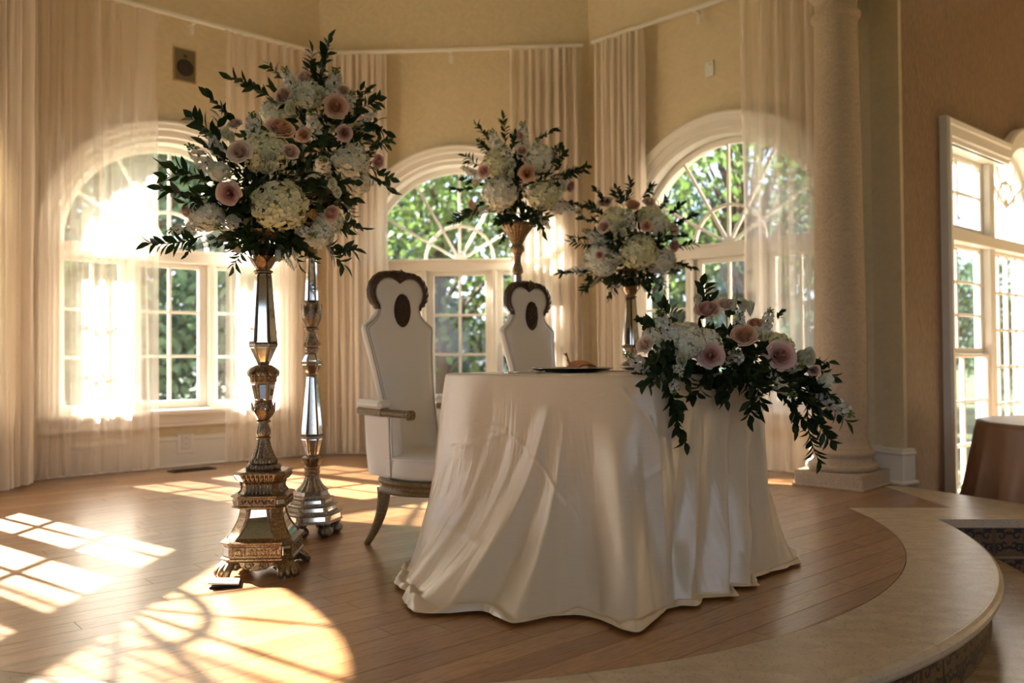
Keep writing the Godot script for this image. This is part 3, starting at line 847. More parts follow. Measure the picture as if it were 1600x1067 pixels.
func build_floor() -> void:
	# oak boards: half a circle towards the guests, straight behind it
	var wood := PackedVector2Array()
	var a1 := deg_to_rad(4.2)
	for k in 61:
		var an := lerpf(-PI - a1, a1, k / 60.0)
		wood.append(Vector2(CX, CD) + Vector2(cos(an), sin(an)) * (2.279 + swell(an)))
	wood.append_array(PackedVector2Array([Vector2(2.335, 4.525), Vector2(2.30, 5.30), Vector2(2.36, 5.49), Vector2(0.67, 7.09), Vector2(-1.655, 7.24), Vector2(-3.46, 5.60), Vector2(-3.40, 4.55)]))
	var root := struct_root("floor", "polished oak boards of the round stage")
	var st := begin()
	ground_slab(st, wood, -STEP, -0.013)
	obj("subfloor", fin(st), M.subfloor, root)
	var dir := deg_to_rad(41.3)
	var e := Vector2(cos(dir), sin(dir)); var n := Vector2(-e.y, e.x)
	R.seed = 11
	var bw := 0.098
	var far := begin()
	for k in range(-34, 34):
		var s := -4.5 + R.randf() * 0.7
		while s < 4.5:
			var L := R.randf_range(0.75, 1.7)
			var c := Vector2(CX, CD + 0.5)
			var g := 0.0009
			var box := PackedVector2Array([c + e * (s + g) + n * (k * bw + g), c + e * (s + L - g) + n * (k * bw + g), c + e * (s + L - g) + n * ((k + 1) * bw - g), c + e * (s + g) + n * ((k + 1) * bw - g)])
			s += L
			var mid := (box[0] + box[2]) / 2
			for poly in Geometry2D.intersect_polygons(box, wood):
				if poly.size() < 3: continue
				var off := Vector2(R.randf() * 7.0, R.randf() * 3.0)
				var hgt := R.randf_range(-0.0004, 0.0)
				if mid.y > 6.25 or mid.x < -2.9:
					ground_slab(far, poly, -0.013, hgt, dir, off)
				else:
					var pst := begin()
					ground_slab(pst, poly, -0.013, hgt, dir, off)
					obj("plank", fin(pst), M["oak_%d" % R.randi_range(0, 4)], root)
	var fo := obj("plank", fin(far), M.oak_1, root)
	fo.set_meta("kind", "stuff")
	# limestone nosing round the boards
	var edge := struct_root("trim_1", "curved pale limestone border of the stage")
	var c0 := Vector2(CX, CD)
	for k in 8:
		var b0 := deg_to_rad(-4.0 - k * 23.0); var b1 := deg_to_rad(-4.0 - (k + 1) * 23.0 + 0.05)
		st = begin()
		var poly := ring_band(2.2815, 2.59, b1, b0, 14)
		ground_slab(st, poly, -0.042, 0.0)
		# rounded nose
		for i in 14:
			var q0 := lerpf(b1, b0, i / 14.0); var q1 := lerpf(b1, b0, (i + 1) / 14.0)
			var nose := [[2.575, -0.042], [2.606, -0.040], [2.612, -0.030], [2.612, -0.016], [2.606, -0.006], [2.596, -0.001], [2.585, 0.0]]
			for j in nose.size() - 1:
				var P := func(q: float, m): return V(CX + cos(q) * (m[0] + swell(q)), m[1], CD + sin(q) * (m[0] + swell(q)))
				quad(st, P.call(q0, nose[j]), P.call(q1, nose[j]), P.call(q1, nose[j + 1]), P.call(q0, nose[j + 1]))
		obj("slab", fin(st), M.limestone, edge)
	# straight treads that carry the border on to the right
	st = begin()
	ground_slab(st, PackedVector2Array([Vector2(1.800, 4.535), Vector2(1.803, 4.222), Vector2(2.122, 4.198), Vector2(3.03, 4.165), Vector2(3.02, 4.50), Vector2(2.345, 4.517)]), -0.042, 0.0)
	obj("slab", fin(st), M.limestone, edge)
	st = begin()
	ground_slab(st, PackedVector2Array([Vector2(2.345, 4.519), Vector2(3.02, 4.502), Vector2(2.79, 4.605), Vector2(2.42, 5.30), Vector2(2.31, 5.29)]), -0.042, 0.0)
	ground_slab(st, PackedVector2Array([Vector2(3.02, 4.502), Vector2(3.03, 4.20), Vector2(2.79, 4.605)]), -0.042, -0.0002)
	obj("slab", fin(st), M.limestone, edge)
	# tiled risers
	var ris := struct_root("trim_2", "risers of carved tan tiles with dark blue scrolls under the stage border")
	st = begin()
	ground_slab(st, ring_band(2.3, 2.566, deg_to_rad(-178), deg_to_rad(2), 60), -STEP * 2, -0.042)
	ground_slab(st, PackedVector2Array([Vector2(1.75, 4.3), Vector2(2.10, 4.222), Vector2(2.99, 4.192), Vector2(2.99, 4.48), Vector2(2.76, 4.60), Vector2(2.41, 5.26), Vector2(2.3, 5.2), Vector2(1.9, 4.5)]), -STEP * 2, -0.042)
	obj("core", fin(st), M.limestone_floor, ris)
	var tw := 0.150 / 2.568
	st = begin()
	var th := STEP - 0.044
	for i in 4:
		var q0 := tw * i / 4 + 0.001; var q1 := tw * (i + 1) / 4 - (0.001 if i == 3 else 0.0) + (0.001 if i < 3 else 0.0)
		quad(st, Vector3(sin(q0) * 2.572, -th / 2, cos(q0) * 2.572), Vector3(sin(q1) * 2.572, -th / 2, cos(q1) * 2.572), Vector3(sin(q1) * 2.572, th / 2, cos(q1) * 2.572), Vector3(sin(q0) * 2.572, th / 2, cos(q0) * 2.572), Vector2(i / 4.0, 0), Vector2((i + 1) / 4.0, 1))
	var curved := fin(st)
	var k0 := 0
	while k0 * tw < deg_to_rad(95):
		obj("tile", curved, M.riser_tile, ris, V(CX, -0.044 - th / 2, CD), Basis(Vector3.UP, deg_to_rad(86) - (k0 + 1) * tw))
		k0 += 1
	st = begin()
	quad(st, Vector3(-0.074, -th / 2, 0), Vector3(0.074, -th / 2, 0), Vector3(0.074, th / 2, 0), Vector3(-0.074, th / 2, 0))
	var flat := fin(st)
	for k in 6:
		for row in 2:
			obj("tile", flat, M.riser_tile, ris, V(2.165 + k * 0.15, -0.044 - th / 2 - row * (STEP - 0.03), 4.213 - k * 0.00505), Basis(Vector3.UP, -0.0337))
	# the step below and the floor of the hall
	var lo := struct_root("floor_step", "polished travertine step round the stage")
	st = begin()
	ground_slab(st, sector(2.3, 2.86, deg_to_rad(-178), deg_to_rad(-52), 50, c0), -STEP * 2, -STEP)
	obj("slab", fin(st), M.limestone_floor, lo)
	st = begin()
	ground_slab(st, sector(2.3, 2.86, deg_to_rad(-51.95), deg_to_rad(-3), 24, c0), -STEP * 2, -STEP)
	obj("slab", fin(st), M.limestone_floor, lo)
	st = begin()
	ground_slab(st, hall_outline(0.10), -STEP * 2 - 0.2, -STEP * 2)
	struct("floor_hall", fin(st), M.limestone_floor, "travertine floor of the hall below the stage")

# ---------------------------------------------------------------- flower stands
func hexfrustum(parent: Node3D, called: String, h0: float, r0: float, h1: float, r1: float, n: int, rot: float, frame: Material, open := 0.14, mirror := true) -> void:
	# a faceted taper whose faces hold mirror panels framed by thin metal edges
	var st := begin()
	var P := func(k: int, h: float, r: float) -> Vector3:
		var a := rot + TAU * k / n
		return Vector3(cos(a) * r, h, -sin(a) * r)
	for k in n:
		quad(st, P.call(k, h0, r0), P.call(k + 1, h0, r0), P.call(k + 1, h1, r1), P.call(k, h1, r1))
		tri(st, Vector3(0, h1, 0), P.call(k, h1, r1), P.call(k + 1, h1, r1))
		tri(st, Vector3(0, h0, 0), P.call(k + 1, h0, r0), P.call(k, h0, r0))
	var o := obj(called, fin(st), frame, parent)
	if not mirror: return
	st = begin()
	var H := absf(h1 - h0)
	var m := minf(0.006, H * 0.12) / H
	var q := func(u: float, v: float, out: float) -> Vector3:
		var a: Vector3 = (P.call(0, h0, r0) as Vector3).lerp(P.call(1, h0, r0), u)
		var b: Vector3 = (P.call(0, h1, r1) as Vector3).lerp(P.call(1, h1, r1), u)
		var mid := rot + PI / n
		return a.lerp(b, v) + Vector3(cos(mid), 0, -sin(mid)) * out
	var e := 0.0022
	# bevelled pane
	var c := [[open, m], [1 - open, m], [1 - open, 1 - m], [open, 1 - m]]
	var ci := [[open + 0.07, m * 1.8], [1 - open - 0.07, m * 1.8], [1 - open - 0.07, 1 - m * 1.8], [open + 0.07, 1 - m * 1.8]]
	for k in 4:
		var j := (k + 1) % 4
		quad(st, q.call(c[k][0], c[k][1], 0.0004), q.call(c[j][0], c[j][1], 0.0004), q.call(ci[j][0], ci[j][1], e), q.call(ci[k][0], ci[k][1], e))
	quad(st, q.call(ci[0][0], ci[0][1], e), q.call(ci[1][0], ci[1][1], e), q.call(ci[2][0], ci[2][1], e), q.call(ci[3][0], ci[3][1], e))
	var mesh := fin(st)
	for k in n:
		obj("mirror_panel", mesh, M.mirror, o, Vector3.ZERO, Basis(Vector3.UP, TAU * k / n))

func flutes(n: int, depth: float) -> Callable:
	return func(a, _k): return 1.0 + depth * (absf(cos(a * n / 2.0)) - 0.5)

func turned(parent: Node3D, called: String, pts: Array, m: Material, seg := 32, n := 0, depth := 0.0, per := 3) -> MeshInstance3D:
	var st := begin(true)
	lathe(st, curvy(pts, per), maxi(seg, n * 4), flutes(n, depth) if n > 0 else null)
	return obj(called, fin(st), m, parent)

# pointed leaves curling out of a ring
func leaf_crown(parent: Node3D, called: String, n: int, h0: float, r0: float, h1: float, r1: float, curl: float, w: float, m: Material, belly := 0.35) -> void:
	var st := begin(true)
	for k in n:
		var b := Basis(Vector3.UP, TAU * k / n)
		for side in [1, -1]:
			patch(st, 4, 8, func(u, v):
				var ww := w * sin(PI * pow(clampf(v * 0.92 + 0.08, 0, 1), 0.75))
				var x: float = (u - 0.5) * 2.0 * ww
				var r: float = lerpf(r0, r1, v) + belly * (r1 - r0 + 0.012) * sin(PI * v) * 0.5 + curl * v * v * v
				var ridge: float = (1.0 - absf(u - 0.5) * 2.0) * 0.004
				return b * Vector3(x if side > 0 else -x, lerpf(h0, h1, v) - curl * 0.35 * v * v * v, r + (ridge if side > 0 else -0.002)))
	obj(called, fin(st), m, parent)

func beads(parent: Node3D, called: String, n: int, h: float, r: float, size: float, m: Material) -> void:
	var st := begin(true)
	for k in n:
		var a := TAU * k / n
		var prof := []
		for i in 7: prof.append(Vector2(sin(PI * i / 6.0) * size, -cos(PI * i / 6.0) * size))
		lathe(st, prof, 8, null, Vector3(cos(a) * r, h, sin(a) * r))
	obj(called, fin(st), m, parent)

# square with cut corners; w half width, c cut
func octagon(w: float, c: float) -> PackedVector2Array:
	return PackedVector2Array([Vector2(w - c, -w), Vector2(w, -w + c), Vector2(w, w - c), Vector2(w - c, w), Vector2(-w + c, w), Vector2(-w, w - c), Vector2(-w, -w + c), Vector2(-w + c, -w)])

# layers of a cut-corner square: [half width, cut, height]
func loft(layers: Array) -> SurfaceTool:
	var st := begin()
	for k in layers.size() - 1:
		var a := octagon(layers[k][0], layers[k][1]); var b := octagon(layers[k + 1][0], layers[k + 1][1])
		for i in 8:
			var j := (i + 1) % 8
			quad(st, Vector3(a[i].x, layers[k][2], -a[i].y), Vector3(a[j].x, layers[k][2], -a[j].y), Vector3(b[j].x, layers[k + 1][2], -b[j].y), Vector3(b[i].x, layers[k + 1][2], -b[i].y))
	for e in [0, layers.size() - 1]:
		var a := octagon(layers[e][0], layers[e][1])
		for i in range(1, 7):
			var p := Vector3(a[0].x, layers[e][2], -a[0].y); var q := Vector3(a[i].x, layers[e][2], -a[i].y); var r := Vector3(a[i + 1].x, layers[e][2], -a[i + 1].y)
			if e == 0: tri(st, p, r, q)
			else: tri(st, p, q, r)
	return st

func stand_pagoda(label: String, at: Vector3, turn: float) -> void:
	# square footed base with claw feet, mirrored tapers, shallow bowl
	var t := thing("flower_stand", label, "flower stand", at, turn, "antique mirrored flower stands")
	var A: Material = M.antique_metal
	var S: Material = M.antique_silver
	# claw feet and the carved apron between them
	for sx in [-1, 1]:
		for sz in [-1, 1]:
			var st := begin(true)
			for toe in 4:
				var an := atan2(sz, sx) + (toe - 1.5) * 0.42
				var dir := Vector3(cos(an), 0, sin(an))
				tube(st, [dir * 0.005 + Vector3(0, 0.052, 0), dir * 0.028 + Vector3(0, 0.046, 0), dir * 0.050 + Vector3(0, 0.030, 0), dir * 0.060 + Vector3(0, 0.012, 0), dir * 0.060 + Vector3(0, 0.002, 0)], [0.019, 0.019, 0.016, 0.014, 0.006], 8)
			cbox(st, Vector3(0, 0.040, 0), Vector3(0.062, 0.034, 0.062), 0.01)
			obj("claw_foot", fin(st), A, t, Vector3(0.092 * sx, 0, 0.092 * sz))
	for k in 4:
		var st := begin(true)
		var b := Basis(Vector3.UP, PI / 2 * k)
		patch(st, 16, 3, func(u, v): return b * Vector3((u - 0.5) * 0.19, lerpf(0.052 - 0.028 * pow(cos((u - 0.5) * PI), 2.0) - 0.004, 0.060, v), 0.112))
		for s in [-1, 1]:
			var pts := []
			for i in 22:
				var q := i / 21.0
				var rr := 0.004 + 0.014 * (1 - q)
				pts.append(b * Vector3(s * (0.030 - cos(q * 9.0) * rr), 0.040 + sin(q * 9.0) * rr, 0.115))
			tube(st, pts, 0.0032, 6)
		obj("scroll_apron", fin(st), A, t)
	obj("base_block", fin(loft([[0.128, 0.034, 0.056], [0.136, 0.036, 0.064], [0.136, 0.036, 0.070], [0.130, 0.034, 0.073], [0.130, 0.034, 0.120], [0.137, 0.036, 0.124], [0.137, 0.036, 0.130], [0.128, 0.034, 0.134]])), A, t)
	# greek key on the four broad faces, mirrors on the cut corners
	for k in 4:
		var b := Basis(Vector3.UP, PI / 2 * k)
		var st := begin()
		for i in 4:
			var x := -0.066 + i * 0.044
			for sgm in [[0.0, 0.112, 0.040, 0.005], [-0.018, 0.097, 0.005, 0.035], [0.006, 0.082, 0.030, 0.005], [0.012, 0.094, 0.005, 0.024], [0.004, 0.100, 0.016, 0.005]]:
				cbox(st, b * Vector3(x + sgm[0], sgm[1], 0.131), (Vector3(sgm[2], sgm[3], 0.006)), 0.001, b)
		obj("greek_key", fin(st), A, t)
		b = Basis(Vector3.UP, PI / 2 * k + PI / 4)
		obj("mirror_panel", boxmesh(Vector3(0.036, 0.036, 0.004), 0.0015), M.mirror, t, b * Vector3(0, 0.097, 0.1595), b)
	# flared body with four mirrors
	var body := [[0.126, 0.040, 0.134]]
	for i in 7:
		var v := i / 6.0
		body.append([0.118 - 0.042 * (1.0 - pow(1.0 - v, 1.9)) , 0.040 - 0.012 * v, 0.138 + 0.112 * v])
	obj("body", fin(loft(body)), A, t)
	for k in 4:
		var b := Basis(Vector3.UP, PI / 2 * k)
		var st := begin(true)
		patch(st, 1, 8, func(u, v):
			var vv: float = 0.05 + v * 0.90
			var w: float = 0.118 - 0.042 * (1.0 - pow(1.0 - vv, 1.9))
			return b * Vector3((u - 0.5) * 2.0 * (w - 0.048), 0.138 + 0.112 * vv, w + 0.0015))
		obj("mirror_panel", fin(st), M.mirror, t)
		for s in [-1, 1]:
			var pts := []
			for i in 9:
				var vv := i / 8.0
				var w: float = 0.118 - 0.042 * (1.0 - pow(1.0 - vv, 1.9))
				pts.append(b * Vector3(s * (w - 0.043), 0.136 + 0.116 * vv, w + 0.001))
			st = begin(true)
			tube(st, pts, 0.0045, 6)
			obj("edge_bead", fin(st), A, t)
	obj("frieze", fin(loft([[0.086, 0.026, 0.250], [0.100, 0.030, 0.253], [0.104, 0.032, 0.258], [0.098, 0.030, 0.261], [0.098, 0.030, 0.290], [0.106, 0.032, 0.294], [0.106, 0.032, 0.299], [0.088, 0.028, 0.303]])), A, t)
	for k in 4:
		var b := Basis(Vector3.UP, PI / 2 * k)
		var st := begin(true)
		for i in 5:
			var x := -0.052 + i * 0.026
			tube(st, [b * Vector3(x - 0.009, 0.284, 0.099), b * Vector3(x - 0.004, 0.272, 0.1015), b * Vector3(x, 0.266, 0.102), b * Vector3(x + 0.004, 0.272, 0.1015), b * Vector3(x + 0.009, 0.284, 0.099)], 0.0035, 6)
		obj("leaf_frieze", fin(st), A, t)
		b = Basis(Vector3.UP, PI / 2 * k + PI / 4)
		obj("mirror_panel", boxmesh(Vector3(0.032, 0.020, 0.004), 0.0015), M.mirror, t, b * Vector3(0, 0.2755, 0.1185), b)
	# fluted throat and square cap
	var st := begin()
	obj("throat", fin(loft([[0.082, 0.026, 0.302], [0.074, 0.024, 0.312], [0.070, 0.022, 0.330], [0.072, 0.023, 0.342], [0.080, 0.026, 0.346]])), A, t)
	for k in 4:
		var b := Basis(Vector3.UP, PI / 2 * k)
		st = begin(true)
		for i in 8:
			var x := -0.0455 + i * 0.013
			tube(st, [b * Vector3(x * 1.12, 0.304, 0.083), b * Vector3(x, 0.316, 0.0735), b * Vector3(x, 0.330, 0.0715), b * Vector3(x * 1.04, 0.343, 0.075)], 0.0048, 6)
		obj("fluting", fin(st), S, t)
	obj("cap", fin(loft([[0.076, 0.024, 0.345], [0.080, 0.026, 0.350], [0.083, 0.027, 0.352], [0.092, 0.030, 0.366], [0.097, 0.031, 0.378], [0.097, 0.031, 0.384], [0.090, 0.030, 0.388], [0.06, 0.02, 0.388]])), A, t)
	for k in 4:
		var b := Basis(Vector3.UP, PI / 2 * k)
		st = begin(true)
		for i in 7:
			var x := -0.051 + i * 0.017
			tube(st, [b * Vector3(x * 0.9, 0.353, 0.084), b * Vector3(x * 0.97, 0.363, 0.0925), b * Vector3(x, 0.374, 0.0975)], 0.006, 6)
		obj("gadroon", fin(st), A, t)
	# turned shaft
	turned(t, "gadroon_ring", [Vector2(0.02, 0.386), Vector2(0.056, 0.387), Vector2(0.062, 0.394), Vector2(0.063, 0.402), Vector2(0.057, 0.410), Vector2(0.046, 0.413)], S, 64, 18, 0.16)
	turned(t, "gadroon_ring", [Vector2(0.045, 0.412), Vector2(0.051, 0.416), Vector2(0.051, 0.426), Vector2(0.046, 0.434), Vector2(0.040, 0.436)], S, 64, 16, 0.14)
	turned(t, "fluted_bell", [Vector2(0.045, 0.432), Vector2(0.038, 0.450), Vector2(0.029, 0.475), Vector2(0.023, 0.500), Vector2(0.022, 0.508)], S, 64, 14, 0.16)
	turned(t, "ring", [Vector2(0.020, 0.506), Vector2(0.027, 0.508), Vector2(0.028, 0.514), Vector2(0.023, 0.518), Vector2(0.020, 0.520)], A, 32)
	turned(t, "fluted_bell", [Vector2(0.021, 0.518), Vector2(0.026, 0.530), Vector2(0.024, 0.548), Vector2(0.018, 0.566), Vector2(0.018, 0.572)], S, 48, 10, 0.14)
	turned(t, "ring", [Vector2(0.016, 0.570), Vector2(0.026, 0.573), Vector2(0.027, 0.579), Vector2(0.018, 0.584)], S, 32)
	leaf_crown(t, "leaf_cup", 6, 0.582, 0.020, 0.655, 0.036, 0.008, 0.019, A, 0.9)
	turned(t, "cup", [Vector2(0.018, 0.582), Vector2(0.028, 0.600), Vector2(0.032, 0.622), Vector2(0.034, 0.650), Vector2(0.030, 0.654)], A, 32)
	for k in 6:
		var b := Basis(Vector3.UP, TAU * (k + 0.5) / 6)
		st = begin(true)
		lathe(st, [Vector2(0.013, 0), Vector2(0.012, 0.003), Vector2(0.007, 0.0055), Vector2(0, 0.006)], 16, func(a, _k): return 1.0 / sqrt(pow(cos(a), 2) + pow(sin(a) / 1.55, 2)))
		obj("cabochon", fin(st), M.mirror, t, b * Vector3(0, 0.622, 0.0325), b * Basis(Vector3.RIGHT, PI / 2))
	hexfrustum(t, "small_taper", 0.654, 0.033, 0.730, 0.047, 6, 0.15, A, 0.16)
	turned(t, "fluted_band", [Vector2(0.044, 0.728), Vector2(0.049, 0.731), Vector2(0.050, 0.745), Vector2(0.052, 0.752), Vector2(0.048, 0.756)], A, 64, 22, 0.05)
	turned(t, "dome", [Vector2(0.050, 0.754), Vector2(0.052, 0.760), Vector2(0.047, 0.776), Vector2(0.036, 0.790), Vector2(0.022, 0.797), Vector2(0.018, 0.800)], S, 48)
	leaf_crown(t, "leaf_cap", 8, 0.796, 0.026, 0.752, 0.052, 0.002, 0.021, A, 0.9)
	hexfrustum(t, "lower_taper", 0.798, 0.021, 0.872, 0.0545, 6, 0.15, A, 0.12)
	hexfrustum(t, "tall_taper", 0.878, 0.0545, 1.158, 0.031, 6, 0.15, M.dark_metal, 0.09)
	obj("waist_edge", fin(hexring(0.872, 0.878, 0.0555, 0.15)), S, t)
	turned(t, "collar", [Vector2(0.030, 1.157), Vector2(0.036, 1.159), Vector2(0.036, 1.165), Vector2(0.030, 1.168)], A, 32)
	turned(t, "leaf_stem", [Vector2(0.026, 1.166), Vector2(0.028, 1.180), Vector2(0.033, 1.205), Vector2(0.040, 1.222)], A, 36, 12, 0.08)
	leaf_crown(t, "leaf_crown", 6, 1.176, 0.028, 1.232, 0.042, 0.024, 0.020, A, 0.5)
	turned(t, "pineapple", [Vector2(0.030, 1.215), Vector2(0.041, 1.232), Vector2(0.042, 1.248), Vector2(0.034, 1.264), Vector2(0.018, 1.272)], M.dark_metal, 48, 14, 0.10)
	turned(t, "bowl", [Vector2(0.018, 1.270), Vector2(0.019, 1.282), Vector2(0.030, 1.292), Vector2(0.060, 1.303), Vector2(0.082, 1.312), Vector2(0.086, 1.318), Vector2(0.082, 1.320), Vector2(0.0, 1.312)], A, 40)

func hexring(h0: float, h1: float, r: float, rot: float, n := 6) -> SurfaceTool:
	var st := begin()
	for k in n:
		var a := rot + TAU * k / n; var b := rot + TAU * (k + 1) / n
		var p := Vector3(cos(a) * r, h0, -sin(a) * r); var q := Vector3(cos(b) * r, h0, -sin(b) * r)
		var u := Vector3(0, h1 - h0, 0)
		quad(st, p, q, q + u, p + u)
		tri(st, Vector3(0, h1, 0), p + u, q + u)
		tri(st, Vector3(0, h0, 0), q, p)
	return st

func stand_tiered(label: String, at: Vector3, turn: float) -> void:
	# stepped hexagonal base on fluted ball feet, two long mirrored tapers, fluted trumpet bowl
	var t := thing("flower_stand", label, "flower stand", at, turn, "antique mirrored flower stands")
	var A: Material = M.antique_metal
	var S: Material = M.antique_silver
	for k in 6:
		var a := TAU * k / 6 + 0.1
		var o := turned(t, "ball_foot", [Vector2(0.006, 0.0), Vector2(0.020, 0.002), Vector2(0.030, 0.014), Vector2(0.031, 0.028), Vector2(0.024, 0.042), Vector2(0.016, 0.047), Vector2(0.022, 0.052), Vector2(0.024, 0.060), Vector2(0.016, 0.066)], S, 40, 12, 0.14)
		o.position = Vector3(cos(a) * 0.108, 0, -sin(a) * 0.108)
	var tiers := [[0.062, 0.104, 0.138], [0.104, 0.140, 0.116], [0.140, 0.172, 0.096]]
	for q in tiers:
		var st := hexring(q[0], q[0] + 0.006, q[2] + 0.004, 0.1)
		st.append_from(fin(hexring(q[1] - 0.005, q[1], q[2] + 0.004, 0.1)), 0, Transform3D())
		obj("tier_edge", fin(st), S, t)
		hexfrustum(t, "tier", q[0] + 0.005, q[2], q[1] - 0.004, q[2] - 0.004, 6, 0.1, A, 0.07)
	obj("upper_step", fin(hexring(0.170, 0.184, 0.082, 0.1)), S, t)
	hexfrustum(t, "shoulder", 0.184, 0.078, 0.205, 0.070, 6, 0.1, S, 0.1, false)
	turned(t, "leaf_bell", [Vector2(0.074, 0.203), Vector2(0.060, 0.216), Vector2(0.044, 0.236), Vector2(0.034, 0.258), Vector2(0.030, 0.272)], S, 64, 14, 0.14)
	turned(t, "ring", [Vector2(0.028, 0.270), Vector2(0.035, 0.274), Vector2(0.034, 0.282), Vector2(0.038, 0.288), Vector2(0.034, 0.296), Vector2(0.036, 0.312), Vector2(0.030, 0.318)], A, 40, 16, 0.05)
	turned(t, "leaf_collar", [Vector2(0.028, 0.316), Vector2(0.033, 0.335), Vector2(0.040, 0.355), Vector2(0.036, 0.360), Vector2(0.026, 0.362)], S, 48, 12, 0.10)
	leaf_crown(t, "leaf_crown", 8, 0.318, 0.030, 0.358, 0.040, 0.006, 0.016, A, 0.4)
	hexfrustum(t, "lower_taper", 0.362, 0.028, 0.450, 0.052, 6, 0.1, A, 0.12)
	obj("waist_edge", fin(hexring(0.450, 0.457, 0.053, 0.1)), S, t)
	hexfrustum(t, "long_taper", 0.457, 0.052, 0.742, 0.024, 6, 0.1, M.dark_metal, 0.09)
	hexfrustum(t, "diamond_foot", 0.744, 0.024, 0.800, 0.050, 6, 0.1, A, 0.10)
	hexfrustum(t, "diamond_head", 0.802, 0.050, 0.848, 0.025, 6, 0.1, A, 0.10)
	turned(t, "collar", [Vector2(0.022, 0.846), Vector2(0.031, 0.850), Vector2(0.030, 0.858), Vector2(0.034, 0.864), Vector2(0.031, 0.872), Vector2(0.028, 0.876)], S, 40, 14, 0.06)
	beads(t, "bead_ring", 12, 0.888, 0.033, 0.0092, A)
	turned(t, "fluted_bell", [Vector2(0.033, 0.878), Vector2(0.034, 0.896), Vector2(0.028, 0.910), Vector2(0.022, 0.928), Vector2(0.021, 0.942), Vector2(0.026, 0.950)], S, 48, 12, 0.14)
	turned(t, "ring", [Vector2(0.022, 0.948), Vector2(0.034, 0.953), Vector2(0.034, 0.962), Vector2(0.026, 0.968)], S, 40)
	turned(t, "acanthus_cup", [Vector2(0.022, 0.966), Vector2(0.032, 0.985), Vector2(0.038, 1.020), Vector2(0.039, 1.060), Vector2(0.035, 1.082), Vector2(0.030, 1.084)], A, 40)
	leaf_crown(t, "acanthus_leaf", 8, 0.972, 0.026, 1.078, 0.041, 0.003, 0.020, S, 0.8)
	hexfrustum(t, "upper_taper", 1.084, 0.032, 1.300, 0.022, 6, 0.1, M.dark_metal, 0.09)
	turned(t, "vase_neck", [Vector2(0.022, 1.298), Vector2(0.030, 1.303), Vector2(0.031, 1.312), Vector2(0.029, 1.330), Vector2(0.022, 1.352), Vector2(0.019, 1.380), Vector2(0.022, 1.402), Vector2(0.028, 1.420)], A, 40, 10, 0.06)
	turned(t, "fluted_ring", [Vector2(0.026, 1.418), Vector2(0.037, 1.428), Vector2(0.039, 1.444), Vector2(0.035, 1.458), Vector2(0.030, 1.462)], A, 56, 14, 0.10)
	turned(t, "trumpet_bowl", [Vector2(0.029, 1.460), Vector2(0.034, 1.476), Vector2(0.046, 1.502), Vector2(0.064, 1.532), Vector2(0.082, 1.556), Vector2(0.088, 1.566)], A, 88, 22, 0.09)
	turned(t, "bowl_rim", [Vector2(0.084, 1.562), Vector2(0.093, 1.566), Vector2(0.095, 1.576), Vector2(0.090, 1.586), Vector2(0.078, 1.588), Vector2(0.0, 1.572)], A, 44)

# ---------------------------------------------------------------- chairs
func back_outline() -> PackedVector2Array:
	# half outline of the tall back (x, height), bottom to top, then mirrored
	var h := [Vector2(0.135, 0.33), Vector2(0.140, 0.45), Vector2(0.150, 0.62), Vector2(0.168, 0.78), Vector2(0.184, 0.88), Vector2(0.196, 0.940), Vector2(0.1965, 0.957), Vector2(0.190, 0.970), Vector2(0.172, 0.984), Vector2(0.148, 1.001), Vector2(0.130, 1.022), Vector2(0.123, 1.045), Vector2(0.124, 1.062), Vector2(0.136, 1.080), Vector2(0.146, 1.105), Vector2(0.147, 1.132), Vector2(0.138, 1.160), Vector2(0.120, 1.182), Vector2(0.094, 1.198), Vector2(0.062, 1.204), Vector2(0.036, 1.200), Vector2(0.022, 1.190), Vector2(0.010, 1.182)]
	var p := PackedVector2Array()
	for q in h: p.append(q)
	for k in h.size(): p.append(Vector2(-h[h.size() - 1 - k].x, h[h.size() - 1 - k].y))
	return p

func lean(y: float) -> float:
	# how far forward of the shoulders the back stands at a height
	var x := 0.95 - y
	return 0.12 * (x + sqrt(x * x + 0.012))

